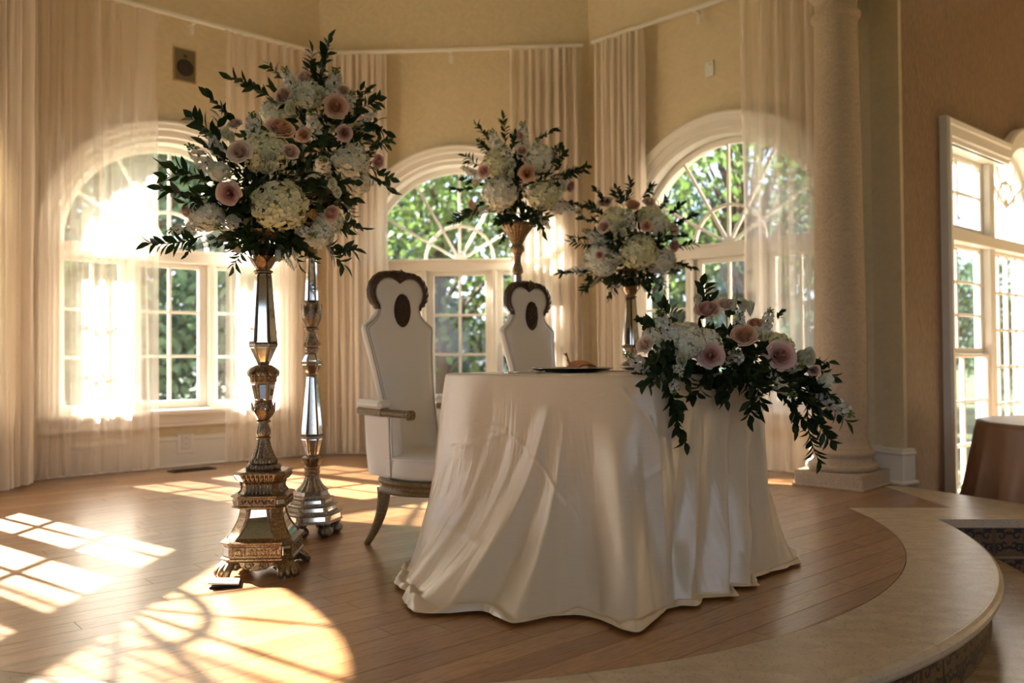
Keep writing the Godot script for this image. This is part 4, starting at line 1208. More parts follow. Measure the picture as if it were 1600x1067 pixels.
func make_chair() -> Node3D:
	var t := thing("throne_chair", "", "chair", Vector3.ZERO, 0.0, "tall white throne chairs at the sweetheart table")
	var zb := -0.31
	# upholstered back: front and rear faces over one outline, edges rounded in four bands
	var coarse := back_outline()
	var out := PackedVector2Array()
	for k in coarse.size():
		var p := coarse[k]; var q := coarse[(k + 1) % coarse.size()]
		var parts := 1 if k == coarse.size() - 1 or k == coarse.size() / 2 - 1 else maxi(1, int(p.distance_to(q) / 0.03))
		for i in parts: out.append(p.lerp(q, float(i) / parts))
	var bands := [[0.010, -0.034], [0.0, -0.026], [0.0, -0.010], [0.005, 0.006], [0.011, 0.013], [0.014, 0.010], [0.018, 0.016]]
	var rings := []
	for b in bands:
		var ring := PackedVector2Array()
		for k in out.size():
			var d0 := (out[k] - out[(k + out.size() - 1) % out.size()]).normalized()
			var d1 := (out[(k + 1) % out.size()] - out[k]).normalized()
			var n := (Vector2(d0.y, -d0.x) + Vector2(d1.y, -d1.x)).normalized()
			ring.append(out[k] - n * b[0])
		rings.append(ring)
	var at := func(p: Vector2, z: float) -> Vector3: return Vector3(p.x, p.y, zb + lean(p.y) + z)
	var st := begin(true)
	for i in rings.size() - 1:
		if i == 4: continue
		for k in out.size():
			var j := (k + 1) % out.size()
			quad(st, at.call(rings[i][k], bands[i][1]), at.call(rings[i][j], bands[i][1]), at.call(rings[i + 1][j], bands[i + 1][1]), at.call(rings[i + 1][k], bands[i + 1][1]))
	for e in [0, rings.size() - 1]:
		var m: int = out.size() / 2
		for k in m - 1:
			# strips across the back between the two halves
			var a: Vector2 = rings[e][k]; var b: Vector2 = rings[e][k + 1]; var c: Vector2 = rings[e][out.size() - 2 - k]; var d: Vector2 = rings[e][out.size() - 1 - k]
			var puff := 0.011 if e > 0 else 0.0
			var cols := 12
			for q in cols:
				var u0 := float(q) / cols; var u1 := float(q + 1) / cols
				var P := func(l: Vector2, r: Vector2, u: float) -> Vector3:
					var s := l.lerp(r, u)
					var far := 1.0
					if puff > 0.0 and u > 0.0 and u < 1.0:
						for w in out.size(): far = minf(far, s.distance_to(Geometry2D.get_closest_point_to_segment(s, rings[e][w], rings[e][(w + 1) % out.size()])))
					elif puff > 0.0: far = 0.0
					return at.call(s, bands[e][1] + puff * smoothstep(0.0, 0.075, far))
				if e > 0: quad(st, P.call(d, a, u0), P.call(d, a, u1), P.call(c, b, u1), P.call(c, b, u0))
				else: quad(st, P.call(a, d, u0), P.call(a, d, u1), P.call(b, c, u1), P.call(b, c, u0))
	obj("backrest", fin(st), M.leather, t)
	# welts of piping along the front edge
	for i in [3, 5]:
		var pts := []
		for k in out.size(): pts.append(at.call(rings[i][k], bands[i][1] + 0.002))
		st = begin(true)
		tube(st, pts, 0.0035, 6)
		obj("piping", fin(st), M.piping, t)
	# carved crest: runs from neck to neck over the head, with a shell in the middle
	st = begin(true)
	var crest: Array[Vector2] = []
	var cw := [0.004, 0.012, 0.018, 0.021, 0.022, 0.022, 0.022, 0.022, 0.023, 0.025, 0.024]
	var inner: Array[Vector2] = []; var outer: Array[Vector2] = []
	for k in range(11, 23):
		var p := coarse[k]
		var d := (coarse[k + 1] - coarse[k - 1]).normalized()
		var n := Vector2(d.y, -d.x)
		inner.append(p - n * 0.010)
		outer.append(p + n * (cw[mini(k - 11, 10)] if k > 11 else 0.004))
	outer[-1] = Vector2(0.0, 1.232); inner[-1] = Vector2(0.0, 1.166)
	outer[-2] = Vector2(0.016, 1.233); outer[-3] = Vector2(0.034, 1.229)
	for s in [1, -1]:
		for k in inner.size() - 1:
			var sec := func(i: int, v: float) -> Vector3:
				var p := inner[i].lerp(outer[i], v)
				return Vector3(p.x * s, p.y, zb + 0.006 + 0.022 * sin(PI * clampf(v * 0.8 + 0.2, 0, 1)) - (0.016 if v > 0.999 else 0.0))
			for q in 6:
				var v0 := q / 6.0; var v1 := (q + 1) / 6.0
				if s > 0: quad(st, sec.call(k, v0), sec.call(k, v1), sec.call(k + 1, v1), sec.call(k + 1, v0))
				else: quad(st, sec.call(k, v1), sec.call(k, v0), sec.call(k + 1, v0), sec.call(k + 1, v1))
			# rear
			var r0 := Vector3(inner[k].x * s, inner[k].y, zb - 0.020); var r1 := Vector3(inner[k + 1].x * s, inner[k + 1].y, zb - 0.020)
			var o0: Vector3 = sec.call(k, 1.0); var o1: Vector3 = sec.call(k + 1, 1.0)
			if s > 0: quad(st, r1, o1, o0, r0)
			else: quad(st, r0, o0, o1, r1)
	obj("crest", fin(st), M.carved_wood, t)
	st = begin(true)
	for k in 7:
		var an := PI / 2 + (k - 3) * 0.36
		var dir := Vector3(cos(an), sin(an), 0)
		var c := Vector3(0, 1.186, zb + 0.030)
		tube(st, [c, c + dir * 0.018 + Vector3(0, 0, 0.008), c + dir * 0.034 + Vector3(0, 0, 0.006), c + dir * (0.046 - 0.006 * absf(k - 3)) - Vector3(0, 0, 0.004)], [0.003, 0.006, 0.0075, 0.004], 6)
	obj("shell", fin(st), M.carved_wood, t)
	# leaves carved along the crest
	for s in [-1, 1]:
		st = begin(true)
		for k in 8:
			var p := inner[mini(k + 1, 10)].lerp(outer[mini(k + 1, 10)], 0.6)
			var q := inner[mini(k + 2, 10)].lerp(outer[mini(k + 2, 10)], 0.75)
			tube(st, [Vector3(p.x * s, p.y, zb + 0.026), Vector3((p.x + q.x) / 2 * s, (p.y + q.y) / 2, zb + 0.030), Vector3(q.x * s, q.y, zb + 0.026)], [0.003, 0.005, 0.002], 6)
		obj("leaf_carving", fin(st), M.carved_wood, t)
	# oval medallion with woven straps
	var mz := zb + 0.034
	st = begin(true)
	lathe(st, [Vector2(1.0, 0), Vector2(1.0, 0.006), Vector2(0.94, 0.008), Vector2(0.92, 0.004), Vector2(0.0, 0.004)], 40)
	obj("medallion", fin(st), M.carved_wood, t, Vector3(0, 1.040, mz), Basis(Vector3(0.046, 0, 0), Vector3(0, 0, 1), Vector3(0, -0.077, 0)))
	st = begin(true)
	for k in range(-6, 7):
		for s in [-1, 1]:
			var pts := []
			var c := Vector2(k * 0.015, 0)
			var d := Vector2(0.55 * s, 0.835)
			for i in 25:
				var p := c + d * (i - 12) * 0.0065
				if pow(p.x / 0.042, 2) + pow(p.y / 0.072, 2) < 1.0:
					pts.append(Vector3(p.x, 1.040 + p.y, mz + 0.0085 + 0.0022 * sin(i * 1.9 + k * PI + (PI if s > 0 else 0.0))))
			if pts.size() > 2: tube(st, pts, 0.0042, 6)
	obj("strapwork", fin(st), M.carved_wood, t)
	var oval := []
	for k in 41: oval.append(Vector3(cos(TAU * k / 40) * 0.050, 1.040 + sin(TAU * k / 40) * 0.082, mz - 0.002))
	st = begin(true)
	tube(st, oval, 0.005, 6)
	obj("piping", fin(st), M.leather, t)
	# seat: round-fronted apron, cushion
	var shape := func(r: float) -> PackedVector2Array:
		var p := PackedVector2Array()
		for k in 41:
			var an := -PI * 0.5 + TAU * k / 40.0
			var e := Vector2(cos(an), sin(an))
			p.append(Vector2(e.x * r * 1.0, e.y * r * (0.98 if e.y > 0 else 0.86)))
		p.resize(40)
		return p
	var ring := func(st2: SurfaceTool, prof: Array, cap_top: bool) -> void:
		for i in prof.size() - 1:
			var a: PackedVector2Array = shape.call(prof[i].x); var b: PackedVector2Array = shape.call(prof[i + 1].x)
			for k in 40:
				var j := (k + 1) % 40
				quad(st2, Vector3(a[k].x, prof[i].y, -a[k].y), Vector3(a[j].x, prof[i].y, -a[j].y), Vector3(b[j].x, prof[i + 1].y, -b[j].y), Vector3(b[k].x, prof[i + 1].y, -b[k].y))
		if cap_top:
			var b: PackedVector2Array = shape.call(prof[-1].x)
			for k in 40: tri(st2, Vector3(0, prof[-1].y + 0.004, 0), Vector3(b[k].x, prof[-1].y, -b[k].y), Vector3(b[(k + 1) % 40].x, prof[-1].y, -b[(k + 1) % 40].y))
	st = begin(true)
	ring.call(st, [Vector2(0.20, 0.245), Vector2(0.278, 0.247), Vector2(0.286, 0.252), Vector2(0.284, 0.262), Vector2(0.276, 0.266), Vector2(0.276, 0.284), Vector2(0.286, 0.290), Vector2(0.290, 0.298), Vector2(0.284, 0.306), Vector2(0.26, 0.308)], true)
	obj("apron", fin(st), M.gold_wood, t, Vector3.ZERO, Basis(Vector3.UP, PI))
	st = begin(true)
	ring.call(st, [Vector2(0.20, 0.307), Vector2(0.250, 0.308), Vector2(0.262, 0.318), Vector2(0.266, 0.336), Vector2(0.266, 0.372), Vector2(0.262, 0.392), Vector2(0.250, 0.404), Vector2(0.21, 0.414), Vector2(0.10, 0.420)], true)
	obj("seat_cushion", fin(st), M.leather, t, Vector3(0, 0, 0.012), Basis(Vector3.UP, PI))
	for y in [0.322, 0.396]:
		var loop := []
		var sh: PackedVector2Array = shape.call(0.263)
		for k in 41: loop.append(Vector3(-sh[k % 40].x, y, sh[k % 40].y + 0.012))
		st = begin(true)
		tube(st, loop, 0.0038, 6)
		obj("piping", fin(st), M.leather, t)
	# sabre legs
	for s in [-1, 1]:
		for f in [-1, 1]:
			var top := Vector3(0.19 * s, 0.255, 0.19 if f > 0 else -0.165)
			var foot := Vector3(0.235 * s, 0.0, 0.215 if f > 0 else -0.232)
			var pts := []; var rad := []
			for i in 9:
				var v := i / 8.0
				var b: float = 0.022 * sin(PI * v) * (1.0 if f < 0 else 0.5)
				var p := top.lerp(foot, pow(v, 1.35) if f < 0 else v)
				pts.append(Vector3(p.x, lerpf(0.255, 0.0, v), p.z + b * (1 if f < 0 else 1)))
				rad.append(lerpf(0.032, 0.014, v))
			st = begin(true)
			tube(st, pts, rad, 10)
			obj("leg", fin(st), M.gold_wood, t)
	# arms: upholstered side, wooden rail, pad
	for s in [-1, 1]:
		st = begin(true)
		patch(st, 10, 8, func(u, v):
			# outside face, curving in towards the front
			var z := lerpf(-0.275, -0.015, u)
			var x: float = 0.262 - 0.05 * pow(1.0 - u, 2.0) + 0.004 * sin(PI * v) - 0.018 * (1.0 - v)
			return Vector3(x * (1 if s > 0 else -1), lerpf(0.308, 0.572, v), z if s > 0 else lerpf(-0.015, -0.275, u) * 1.0) if s > 0 else Vector3(-(0.262 - 0.05 * pow(u, 2.0) + 0.004 * sin(PI * v) - 0.018 * (1.0 - v)), lerpf(0.308, 0.572, v), lerpf(-0.015, -0.275, u)))
		for e in [0, 1]:
			patch(st, 4, 8, func(u, v):
				# rounded front edge and inside face
				var x0: float = 0.262 - 0.018 * (1.0 - v)
				var x: float = x0 - (0.055 * u if e == 0 else 0.055)
				var z: float = (-0.015 + 0.012 * sin(PI * u)) if e == 0 else lerpf(-0.015, -0.275, u)
				if e == 1: x -= 0.02 * u
				return Vector3(x * s, lerpf(0.308, 0.572, v), z))
		obj("side_panel", fin(st), M.leather, t)
		st = begin(true)
		tube(st, [Vector3(0.262 * s, 0.31, -0.014), Vector3(0.272 * s, 0.44, -0.012), Vector3(0.276 * s, 0.57, -0.010)], 0.004, 6)
		obj("piping", fin(st), M.piping, t)
		st = begin()
		bar(st, Vector3(0.225 * s, 0.588, -0.285), Vector3(0.262 * s, 0.588, -0.05), 0.050, 0.034, Vector3.UP, 0.008)
		bar(st, Vector3(0.262 * s, 0.588, -0.07), Vector3(0.250 * s, 0.584, 0.095), 0.044, 0.030, Vector3.UP, 0.009)
		cbox(st, Vector3(0.249 * s, 0.582, 0.100), Vector3(0.048, 0.040, 0.03), 0.010)
		obj("arm_rail", fin(st), M.gold_wood, t)
		st = begin()
		bar(st, Vector3(0.222 * s, 0.620, -0.285), Vector3(0.262 * s, 0.620, -0.055), 0.062, 0.040, Vector3.UP, 0.014)
		obj("arm_pad", fin(st), M.leather, t)
	return t

func place_chairs() -> void:
	var a := make_chair()
	a.position = V(-0.317, 0, 3.73); a.rotation.y = PI / 4
	a.set_meta("label", "tall white throne chair with arm and sabre leg in view, beside the mirrored stands")
	var b := a.duplicate()
	b.name = numbered("throne_chair"); add_child(b)
	b.position = V(0.300, 0, 4.32); b.rotation.y = PI / 4
	b.set_meta("label", "tall white throne chair standing behind the table, only its back showing above the charger")

# ---------------------------------------------------------------- the sweetheart table
const TX := 0.343
const TD := 3.35

func table_edge(az: float) -> float:
	var cu := 0.70711 * (sin(az) - cos(az)); var cw := 0.70711 * (-sin(az) - cos(az))
	return pow(pow(absf(cu / 0.41), 9.0) + pow(absf(cw / 0.53), 9.0), -1.0 / 9.0)

func steps(tab: Array, x: float) -> float:
	for k in tab.size() - 1:
		if x <= tab[k + 1][0]:
			var q: float = clampf((x - tab[k][0]) / (tab[k + 1][0] - tab[k][0]), 0, 1)
			return lerpf(tab[k][1], tab[k + 1][1], q * q * (3 - 2 * q))
	return tab[-1][1]

func build_table() -> void:
	var t := thing("sweetheart_table", "rectangular table hidden under the ivory satin cloth", "table", V(TX, 0, TD), -PI / 4)
	obj("tabletop", boxmesh(Vector3(0.94, 0.025, 0.70), 0.01), M.gold_wood, t, Vector3(0, 0.735, 0))
	for sx in [-1, 1]:
		for sz in [-1, 1]:
			obj("leg", boxmesh(Vector3(0.05, 0.72, 0.05), 0.006), M.gold_wood, t, Vector3(0.42 * sx, 0.36, 0.30 * sz))
	# where the hem lies, by direction from the middle of the table (degrees, metres)
	var hem := [[-180, 0.66], [-150, 0.74], [-120, 0.72], [-97, 0.735], [-80, 0.74], [-62, 0.79], [-50, 0.835], [-41, 0.80], [-35, 0.77], [-25, 0.80], [-17, 0.715], [-11, 0.70], [0, 0.755], [7, 0.715], [15, 0.62], [32, 0.585], [48, 0.575], [72, 0.60], [81, 0.685], [88, 0.755], [100, 0.80], [125, 0.72], [150, 0.68], [180, 0.66]]
	# folds: direction at the top, direction at the hem, height, width
	# folds: direction at the top, direction at the hem, height (negative: a hollow), width, where on the drop it begins
	var folds := [[-98, -85, 0.032, 6.0, 0.0], [-27, -42, 0.08, 5.2, 0.12], [-20, -24, 0.05, 3.4, 0.14], [-74, -68, 0.030, 8.0, 0.25], [-55, -56, -0.026, 5.0, 0.2], [-46, -53, 0.035, 4.0, 0.45], [-35, -34, -0.030, 3.6, 0.35], [-9, -6, -0.045, 3.6, 0.15], [-2, 1.5, 0.070, 5.0, 0.2], [6, 9, -0.030, 2.6, 0.1], [10.5, 14.5, 0.034, 2.0, 0.0], [24, 17.5, -0.020, 2.4, 0.1], [36, 21.5, 0.042, 2.4, 0.1], [46, 29, -0.030, 3.0, 0.1], [55, 39, 0.046, 2.8, 0.1], [61, 47, -0.030, 2.4, 0.1], [68, 55, 0.036, 3.2, 0.05], [75, 64, -0.026, 3.0, 0.1], [82, 73, 0.034, 3.0, 0.05], [92, 83, 0.034, 4.0, 0.0], [106, 96, 0.030, 5.0, 0.0], [125, 118, 0.035, 7.0, 0.0], [150, 145, 0.035, 7.0, 0.0], [172, 172, 0.035, 7.0, 0.0], [-165, -168, 0.035, 7.0, 0.0], [-142, -140, 0.035, 7.0, 0.0], [-120, -112, 0.035, 7.0, 0.0]]
	# creases pressed into the cloth: direction and height of both ends
	var creases := [[-84, 0.58, -56, 0.555], [-84, 0.47, -56, 0.545], [-53, 0.54, -32, 0.46], [-31, 0.45, -14, 0.30], [2, 0.71, 9, 0.62], [9, 0.62, 14, 0.48], [5, 0.40, 14, 0.47], [-70, 0.19, -44, 0.18]]
	var n := noise(5, 1.0, 3)
	var surf := func(u: float, v: float) -> Vector3:
		var az: float = lerpf(-PI, PI, u)
		var deg := rad_to_deg(az)
		var top := table_edge(az)
		var base: float = steps(hem, deg)
		var h := 0.757
		var r := top
		if v < 0.10:
			var q := v / 0.10
			r = top * (0.0 + 0.985 * q)
			h = 0.757
		elif v < 0.16:
			var q := (v - 0.10) / 0.06
			r = top - 0.015 * top * (1 - sin(q * PI / 2)) + 0.002 * q
			h = 0.757 - 0.012 * (1 - cos(q * PI / 2)) - 0.004 * q
		else:
			var q := (v - 0.16) / 0.84     # down the skirt, the last of it lying on the boards
			var s := minf(q / 0.93, 1.0)
			h = lerpf(0.741, 0.010, s)
			r = top + 0.002 + (base - top) * lerpf(pow(s, 2.7), s, 0.14 + 0.5 * smoothstep(-66.0, -84.0, deg) * smoothstep(-150.0, -110.0, deg))
			var wave := 0.0
			for f in folds:
				var c: float = lerpf(f[0], f[1], pow(s, 0.85))
				var d := absf(wrapf(deg - c, -180, 180))
				var w: float = f[3] * (0.8 + 0.45 * s)
				if d > w * 4.0: continue
				var x := d / w
				var grow := pow(clampf((s - f[4]) / (1.0 - f[4]), 0, 1), 0.9)
				wave += f[2] * grow * (1.0 - 0.4 * smoothstep(0.75, 1.0, s)) * (exp(-pow(x, 1.3)) - 0.34 * exp(-pow((x - 2.1) / 0.9, 2.0)))
			wave += 0.005 * n.get_noise_2d(deg * 0.09, s * 2.4) * s
			wave += 0.0010 * n.get_noise_3d(deg * 0.5 + h * 8.0, s * 3.0, 9.0) * minf(1.0, s * 4.0)
			for e in creases:
				var P := Vector2(deg * 0.0115, h); var A := Vector2(e[0] * 0.0115, e[1]); var B := Vector2(e[2] * 0.0115, e[3])
				if P.x < A.x - 0.02 or P.x > B.x + 0.02: continue
				var dist := P.distance_to(Geometry2D.get_closest_point_to_segment(P, A, B))
				wave += 0.0035 * exp(-pow(dist / 0.007, 2.0))
			r += wave
			if q > 0.93:
				var k := (q - 0.93) / 0.07
				var spill := 1.0 + 1.6 * exp(-pow((deg + 52.0) / 14.0, 2.0)) + 0.8 * exp(-pow((deg + 2.0) / 9.0, 2.0))
				r += k * (0.028 + 0.016 * n.get_noise_2d(deg * 0.07, 40.0)) * spill
				h = 0.010 + 0.016 * spill * sin(PI * k) * (0.5 + 0.5 * sin(deg * 0.33 + 4.0 * n.get_noise_2d(deg * 0.06, 3.0))) + 0.002
			r = maxf(r, top * 0.94)
		return Vector3(sin(az) * r, h, cos(az) * r)
	var st := begin(true)
	patch(st, 880, 110, surf)
	var cl := obj("tablecloth", fin(st), M.satin, null, V(TX, 0, TD))
	tag(cl, "ivory satin cloth falling to the boards in deep folds from the sweetheart table", "tablecloth")

func tableware() -> void:
	var g := "black charger plates on the sweetheart table"
	for e in [[0.24, 3.37, "black charger plate holding the peach napkin"], [0.62, 3.56, "black charger plate half hidden behind the table garland"]]:
		var t := thing("charger_plate", e[2], "charger plate", V(e[0], 0.7575, e[1]), 0.0, g)
		var st := begin(true)
		lathe(st, curvy([Vector2(0.0, 0.006), Vector2(0.105, 0.006), Vector2(0.115, 0.009), Vector2(0.155, 0.017), Vector2(0.1635, 0.019), Vector2(0.165, 0.0175), Vector2(0.155, 0.013), Vector2(0.112, 0.002), Vector2(0.0, 0.0005)], 3), 56)
		obj("plate", fin(st), M.charger_black, t)
		st = begin(true)
		lathe(st, [Vector2(0.159, 0.0178), Vector2(0.1625, 0.0205), Vector2(0.1655, 0.0195), Vector2(0.1655, 0.0172), Vector2(0.162, 0.0168)], 56)
		obj("silver_rim", fin(st), M.silver, t)
	# cutlery lies along the sitter's view: handle towards the chair
	var prof := func(w: Array, L: float) -> PackedVector2Array:
		var p := PackedVector2Array()
		for k in w.size(): p.append(Vector2(w[k], lerpf(0, L, float(k) / (w.size() - 1))))
		for k in w.size(): p.append(Vector2(-w[w.size() - 1 - k], lerpf(L, 0, float(k) / (w.size() - 1))))
		return p
	for e in [["table_knife", "silver table knife beside the charger with the napkin", 0.08, 3.21, 0], ["table_spoon", "silver table spoon outside the knife near the table edge", 0.045, 3.175, 1], ["table_fork", "silver dinner fork between the two black chargers", 0.43, 3.47, 2]]:
		var t := thing(e[0], e[1], ["knife", "spoon", "fork"][e[4]], V(e[2], 0.7605, e[3]), PI / 4)
		var flat := Transform3D(Basis(Vector3.RIGHT, PI / 2), Vector3(0, 0, -0.10))
		var st := begin()
		if e[4] == 0:
			plate(st, prof.call([0.006, 0.009, 0.008, 0.006, 0.005, 0.005], 0.11), -0.002, 0.003, 0.001, flat)
			obj("handle", fin(st), M.silver, t)
			st = begin()
			plate(st, prof.call([0.005, 0.009, 0.010, 0.010, 0.009, 0.004], 0.115), -0.0008, 0.001, 0.0004, flat.translated(Vector3(0, 0, 0.108)))
			obj("blade", fin(st), M.silver, t)
		else:
			plate(st, prof.call([0.006, 0.010, 0.008, 0.005, 0.0035, 0.003, 0.004], 0.14), -0.0015, 0.002, 0.0008, flat)
			obj("handle", fin(st), M.silver, t)
			st = begin(true)
			if e[4] == 1:
				patch(st, 8, 8, func(u, v): return Vector3((u - 0.5) * 0.044 * sin(PI * pow(clampf(v, 0.02, 0.98), 0.8)), 0.006 * pow((u - 0.5) * 2, 2) + 0.006 * pow(v * 2 - 1, 2) - 0.002, 0.04 + 0.065 * v))
				obj("bowl", fin(st), M.silver, t)
			else:
				st = begin()
				plate(st, prof.call([0.004, 0.010, 0.0125, 0.0125], 0.035), -0.001, 0.001, 0.0004, flat.translated(Vector3(0, 0, 0.139)))
				for k in 4: cbox(st, Vector3((k - 1.5) * 0.0068, 0.002, 0.098), Vector3(0.0036, 0.002, 0.05), 0.0008)
				obj("tines", fin(st), M.silver, t)
	var nt := thing("napkin", "peach linen napkin rolled into a loop on the charger plate", "napkin", V(0.285, 0.764, 3.40), 0.3)
	var st := begin(true)
	patch(st, 24, 14, func(u, v):
		var a := lerpf(-0.4, PI + 0.5, u)
		var r: float = 0.034 + 0.012 * sin(v * 5.0 + u * 2.0) * (0.3 + v)
		return Vector3(cos(a) * r * 1.25 + 0.01 * v, maxf(0.0, sin(a) * r * (1.0 - 0.25 * v)) + 0.004, (v - 0.5) * 0.11 + 0.012 * sin(a * 2.0)))
	obj("loop", fin(st), M.napkin, nt)
	st = begin(true)
	patch(st, 10, 10, func(u, v): return Vector3(-0.045 - 0.022 * v, 0.006 + 0.050 * v + 0.004 * sin(u * 6.0), (u - 0.5) * (0.055 - 0.035 * v) + 0.006 * sin(v * 7.0)))
	obj("tail", fin(st), M.napkin, nt)
	st = begin(true)
	patch(st, 8, 6, func(u, v):
		var a: float = TAU * u
		var r: float = 0.004 + 0.010 * v * (0.7 + 0.5 * sin(a * 3.0))
		return Vector3(-0.066 - 0.012 * v + cos(a) * r * 0.6, 0.054 + 0.016 * v + sin(a * 2.0) * 0.003 * v, sin(a) * r))
	obj("knot", fin(st), M.napkin, nt)

# ---------------------------------------------------------------- flowers
func rose_mesh(tone: String, open: float, seed_: int, count := 24) -> ArrayMesh:
	var key := ["rose", tone, open, seed_, count]
	if cache.has(key): return cache[key]
	var rg := RandomNumberGenerator.new()
	rg.seed = seed_
	var st := begin(true)
	var c: Array = M["tone_" + tone]
	for k in count:
		var t := float(k) / (count - 1)
		st.set_smooth_group(k)
		st.set_color((c[1] as Color).lerp(c[0], clampf(t * 1.25, 0, 1)).darkened(rg.randf() * 0.05))
		var phi := k * 2.39996 + rg.randf() * 0.3
		var r0 := 0.05 + 0.16 * t
		var rt := lerpf(0.10, 0.98, pow(t, 0.85)) * lerpf(1.0, open, t)
		var yt := lerpf(0.80, 0.42 - 0.30 * (open - 0.9), pow(t, 1.4))
		var half := lerpf(1.9, 0.92, pow(t, 0.7))
		var wav := rg.randf() * 6.0
		var tip := rg.randf_range(0.2, 1.0)
		patch(st, 8, 6, func(u, v):
			var s: float = (u - 0.5) * 2.0
			var wv: float = sin(PI * (0.22 + 0.50 * v))
			var edge: float = absf(s)
			var q: float = sin(v * PI / 2 * 0.96)
			var rho: float = lerpf(r0, rt, pow(q, 0.9)) + t * open * (0.14 * pow(v, 6.0) - 0.05 * pow(v, 12.0))
			var y: float = lerpf(-0.22, yt, pow(v, 1.05)) - 0.16 * t * open * pow(v, 9.0)
			y -= (0.30 - 0.12 * t) * pow(edge, 3.0) * v * v * (1.0 - 0.35 * t)
			rho += 0.10 * t * pow(edge, 2.5) * v * tip + 0.025 * sin(s * 4.0 + wav) * v * t
			rho += 0.07 * t * tip * pow(v, 8.0) * (1.0 - edge)
			var an: float = phi + s * half * wv
			return Vector3(cos(an) * rho, y, -sin(an) * rho))
	# the closed heart of the bloom
	st.set_color((c[1] as Color).lerp(c[0], 0.15))
	st.set_smooth_group(90)
	lathe(st, [Vector2(0.10, -0.2), Vector2(0.13, 0.3), Vector2(0.10, 0.62), Vector2(0.03, 0.74), Vector2(0.0, 0.75)], 8, func(a, k): return 1.0 + 0.18 * sin(a * 2.0 + k * 0.8))
	# green sepals below
	st.set_color(Color(0.30, 0.40, 0.20))
	for k in 5:
		var b := Basis(Vector3.UP, TAU * k / 5)
		st.set_smooth_group(100 + k)
		patch(st, 2, 4, func(u, v): return b * Vector3((u - 0.5) * 0.22 * (1.0 - v), -0.16 - 0.05 * v * v, 0.06 + 0.34 * v))
	st.set_smooth_group(200)
	tube(st, [Vector3(0, -0.12, 0), Vector3(0, -0.55, 0)], [0.12, 0.05], 6)
	cache[key] = fin(st)
	return cache[key]

func hydrangea_mesh(tone: String, seed_: int) -> ArrayMesh:
	var key := ["hyd", tone, seed_]
	if cache.has(key): return cache[key]
	var rg := RandomNumberGenerator.new()
	rg.seed = seed_
	var st := begin(true)
	var c: Array = M["tone_" + tone]
	var n := 120
	st.set_color((c[1] as Color).darkened(0.12))
	st.set_smooth_group(0)
	var prof := []
	for i in 9: prof.append(Vector2(sin(PI * i / 8.0) * 0.78, -cos(PI * i / 8.0) * 0.72))
	lathe(st, prof, 14)
	for k in n:
		var y := 1.0 - 1.72 * (k + 0.5) / n
		var r := sqrt(maxf(0.0, 1 - y * y))
		var a := k * 2.39996 + rg.randf() * 0.4
		var nrm := Vector3(cos(a) * r, y, sin(a) * r)
		nrm = (nrm + Vector3(rg.randf() - 0.5, rg.randf() - 0.5, rg.randf() - 0.5) * 0.5).normalized()
		var pos := Vector3(cos(a) * r, y * 0.94, sin(a) * r) * (0.86 + 0.13 * rg.randf())
		var x := nrm.cross(Vector3.UP if absf(nrm.y) < 0.9 else Vector3.RIGHT).normalized().rotated(nrm, rg.randf() * TAU)
		var z := x.cross(nrm)
		st.set_color((c[0] as Color).lerp(c[1], rg.randf() * rg.randf()))
		var size := 0.175 + 0.06 * rg.randf()
		for q in 4:
			var d := x.rotated(nrm, TAU * q / 4)
			var e := nrm.cross(d)
			st.set_smooth_group(1 + k * 4 + q)
			var cup := 0.03 + rg.randf() * 0.07
			var p0 := pos - nrm * 0.02
			var m1 := pos + d * size * 0.62 + e * size * 0.52 + nrm * cup
			var m2 := pos + d * size * 0.62 - e * size * 0.52 + nrm * cup
			var mid := pos + d * size * 0.55 + nrm * (cup * 0.2)
			var fall := cup * rg.randf_range(-0.8, 0.8)
			var t1 := pos + d * size * 1.0 + e * size * 0.30 + nrm * (fall + 0.02)
			var t2 := pos + d * size * 1.0 - e * size * 0.30 + nrm * (fall + 0.02)
			tri(st, p0, m2, mid); tri(st, p0, mid, m1); tri(st, mid, m2, t2); tri(st, mid, t2, t1); tri(st, mid, t1, m1)
	cache[key] = fin(st)
	return cache[key]

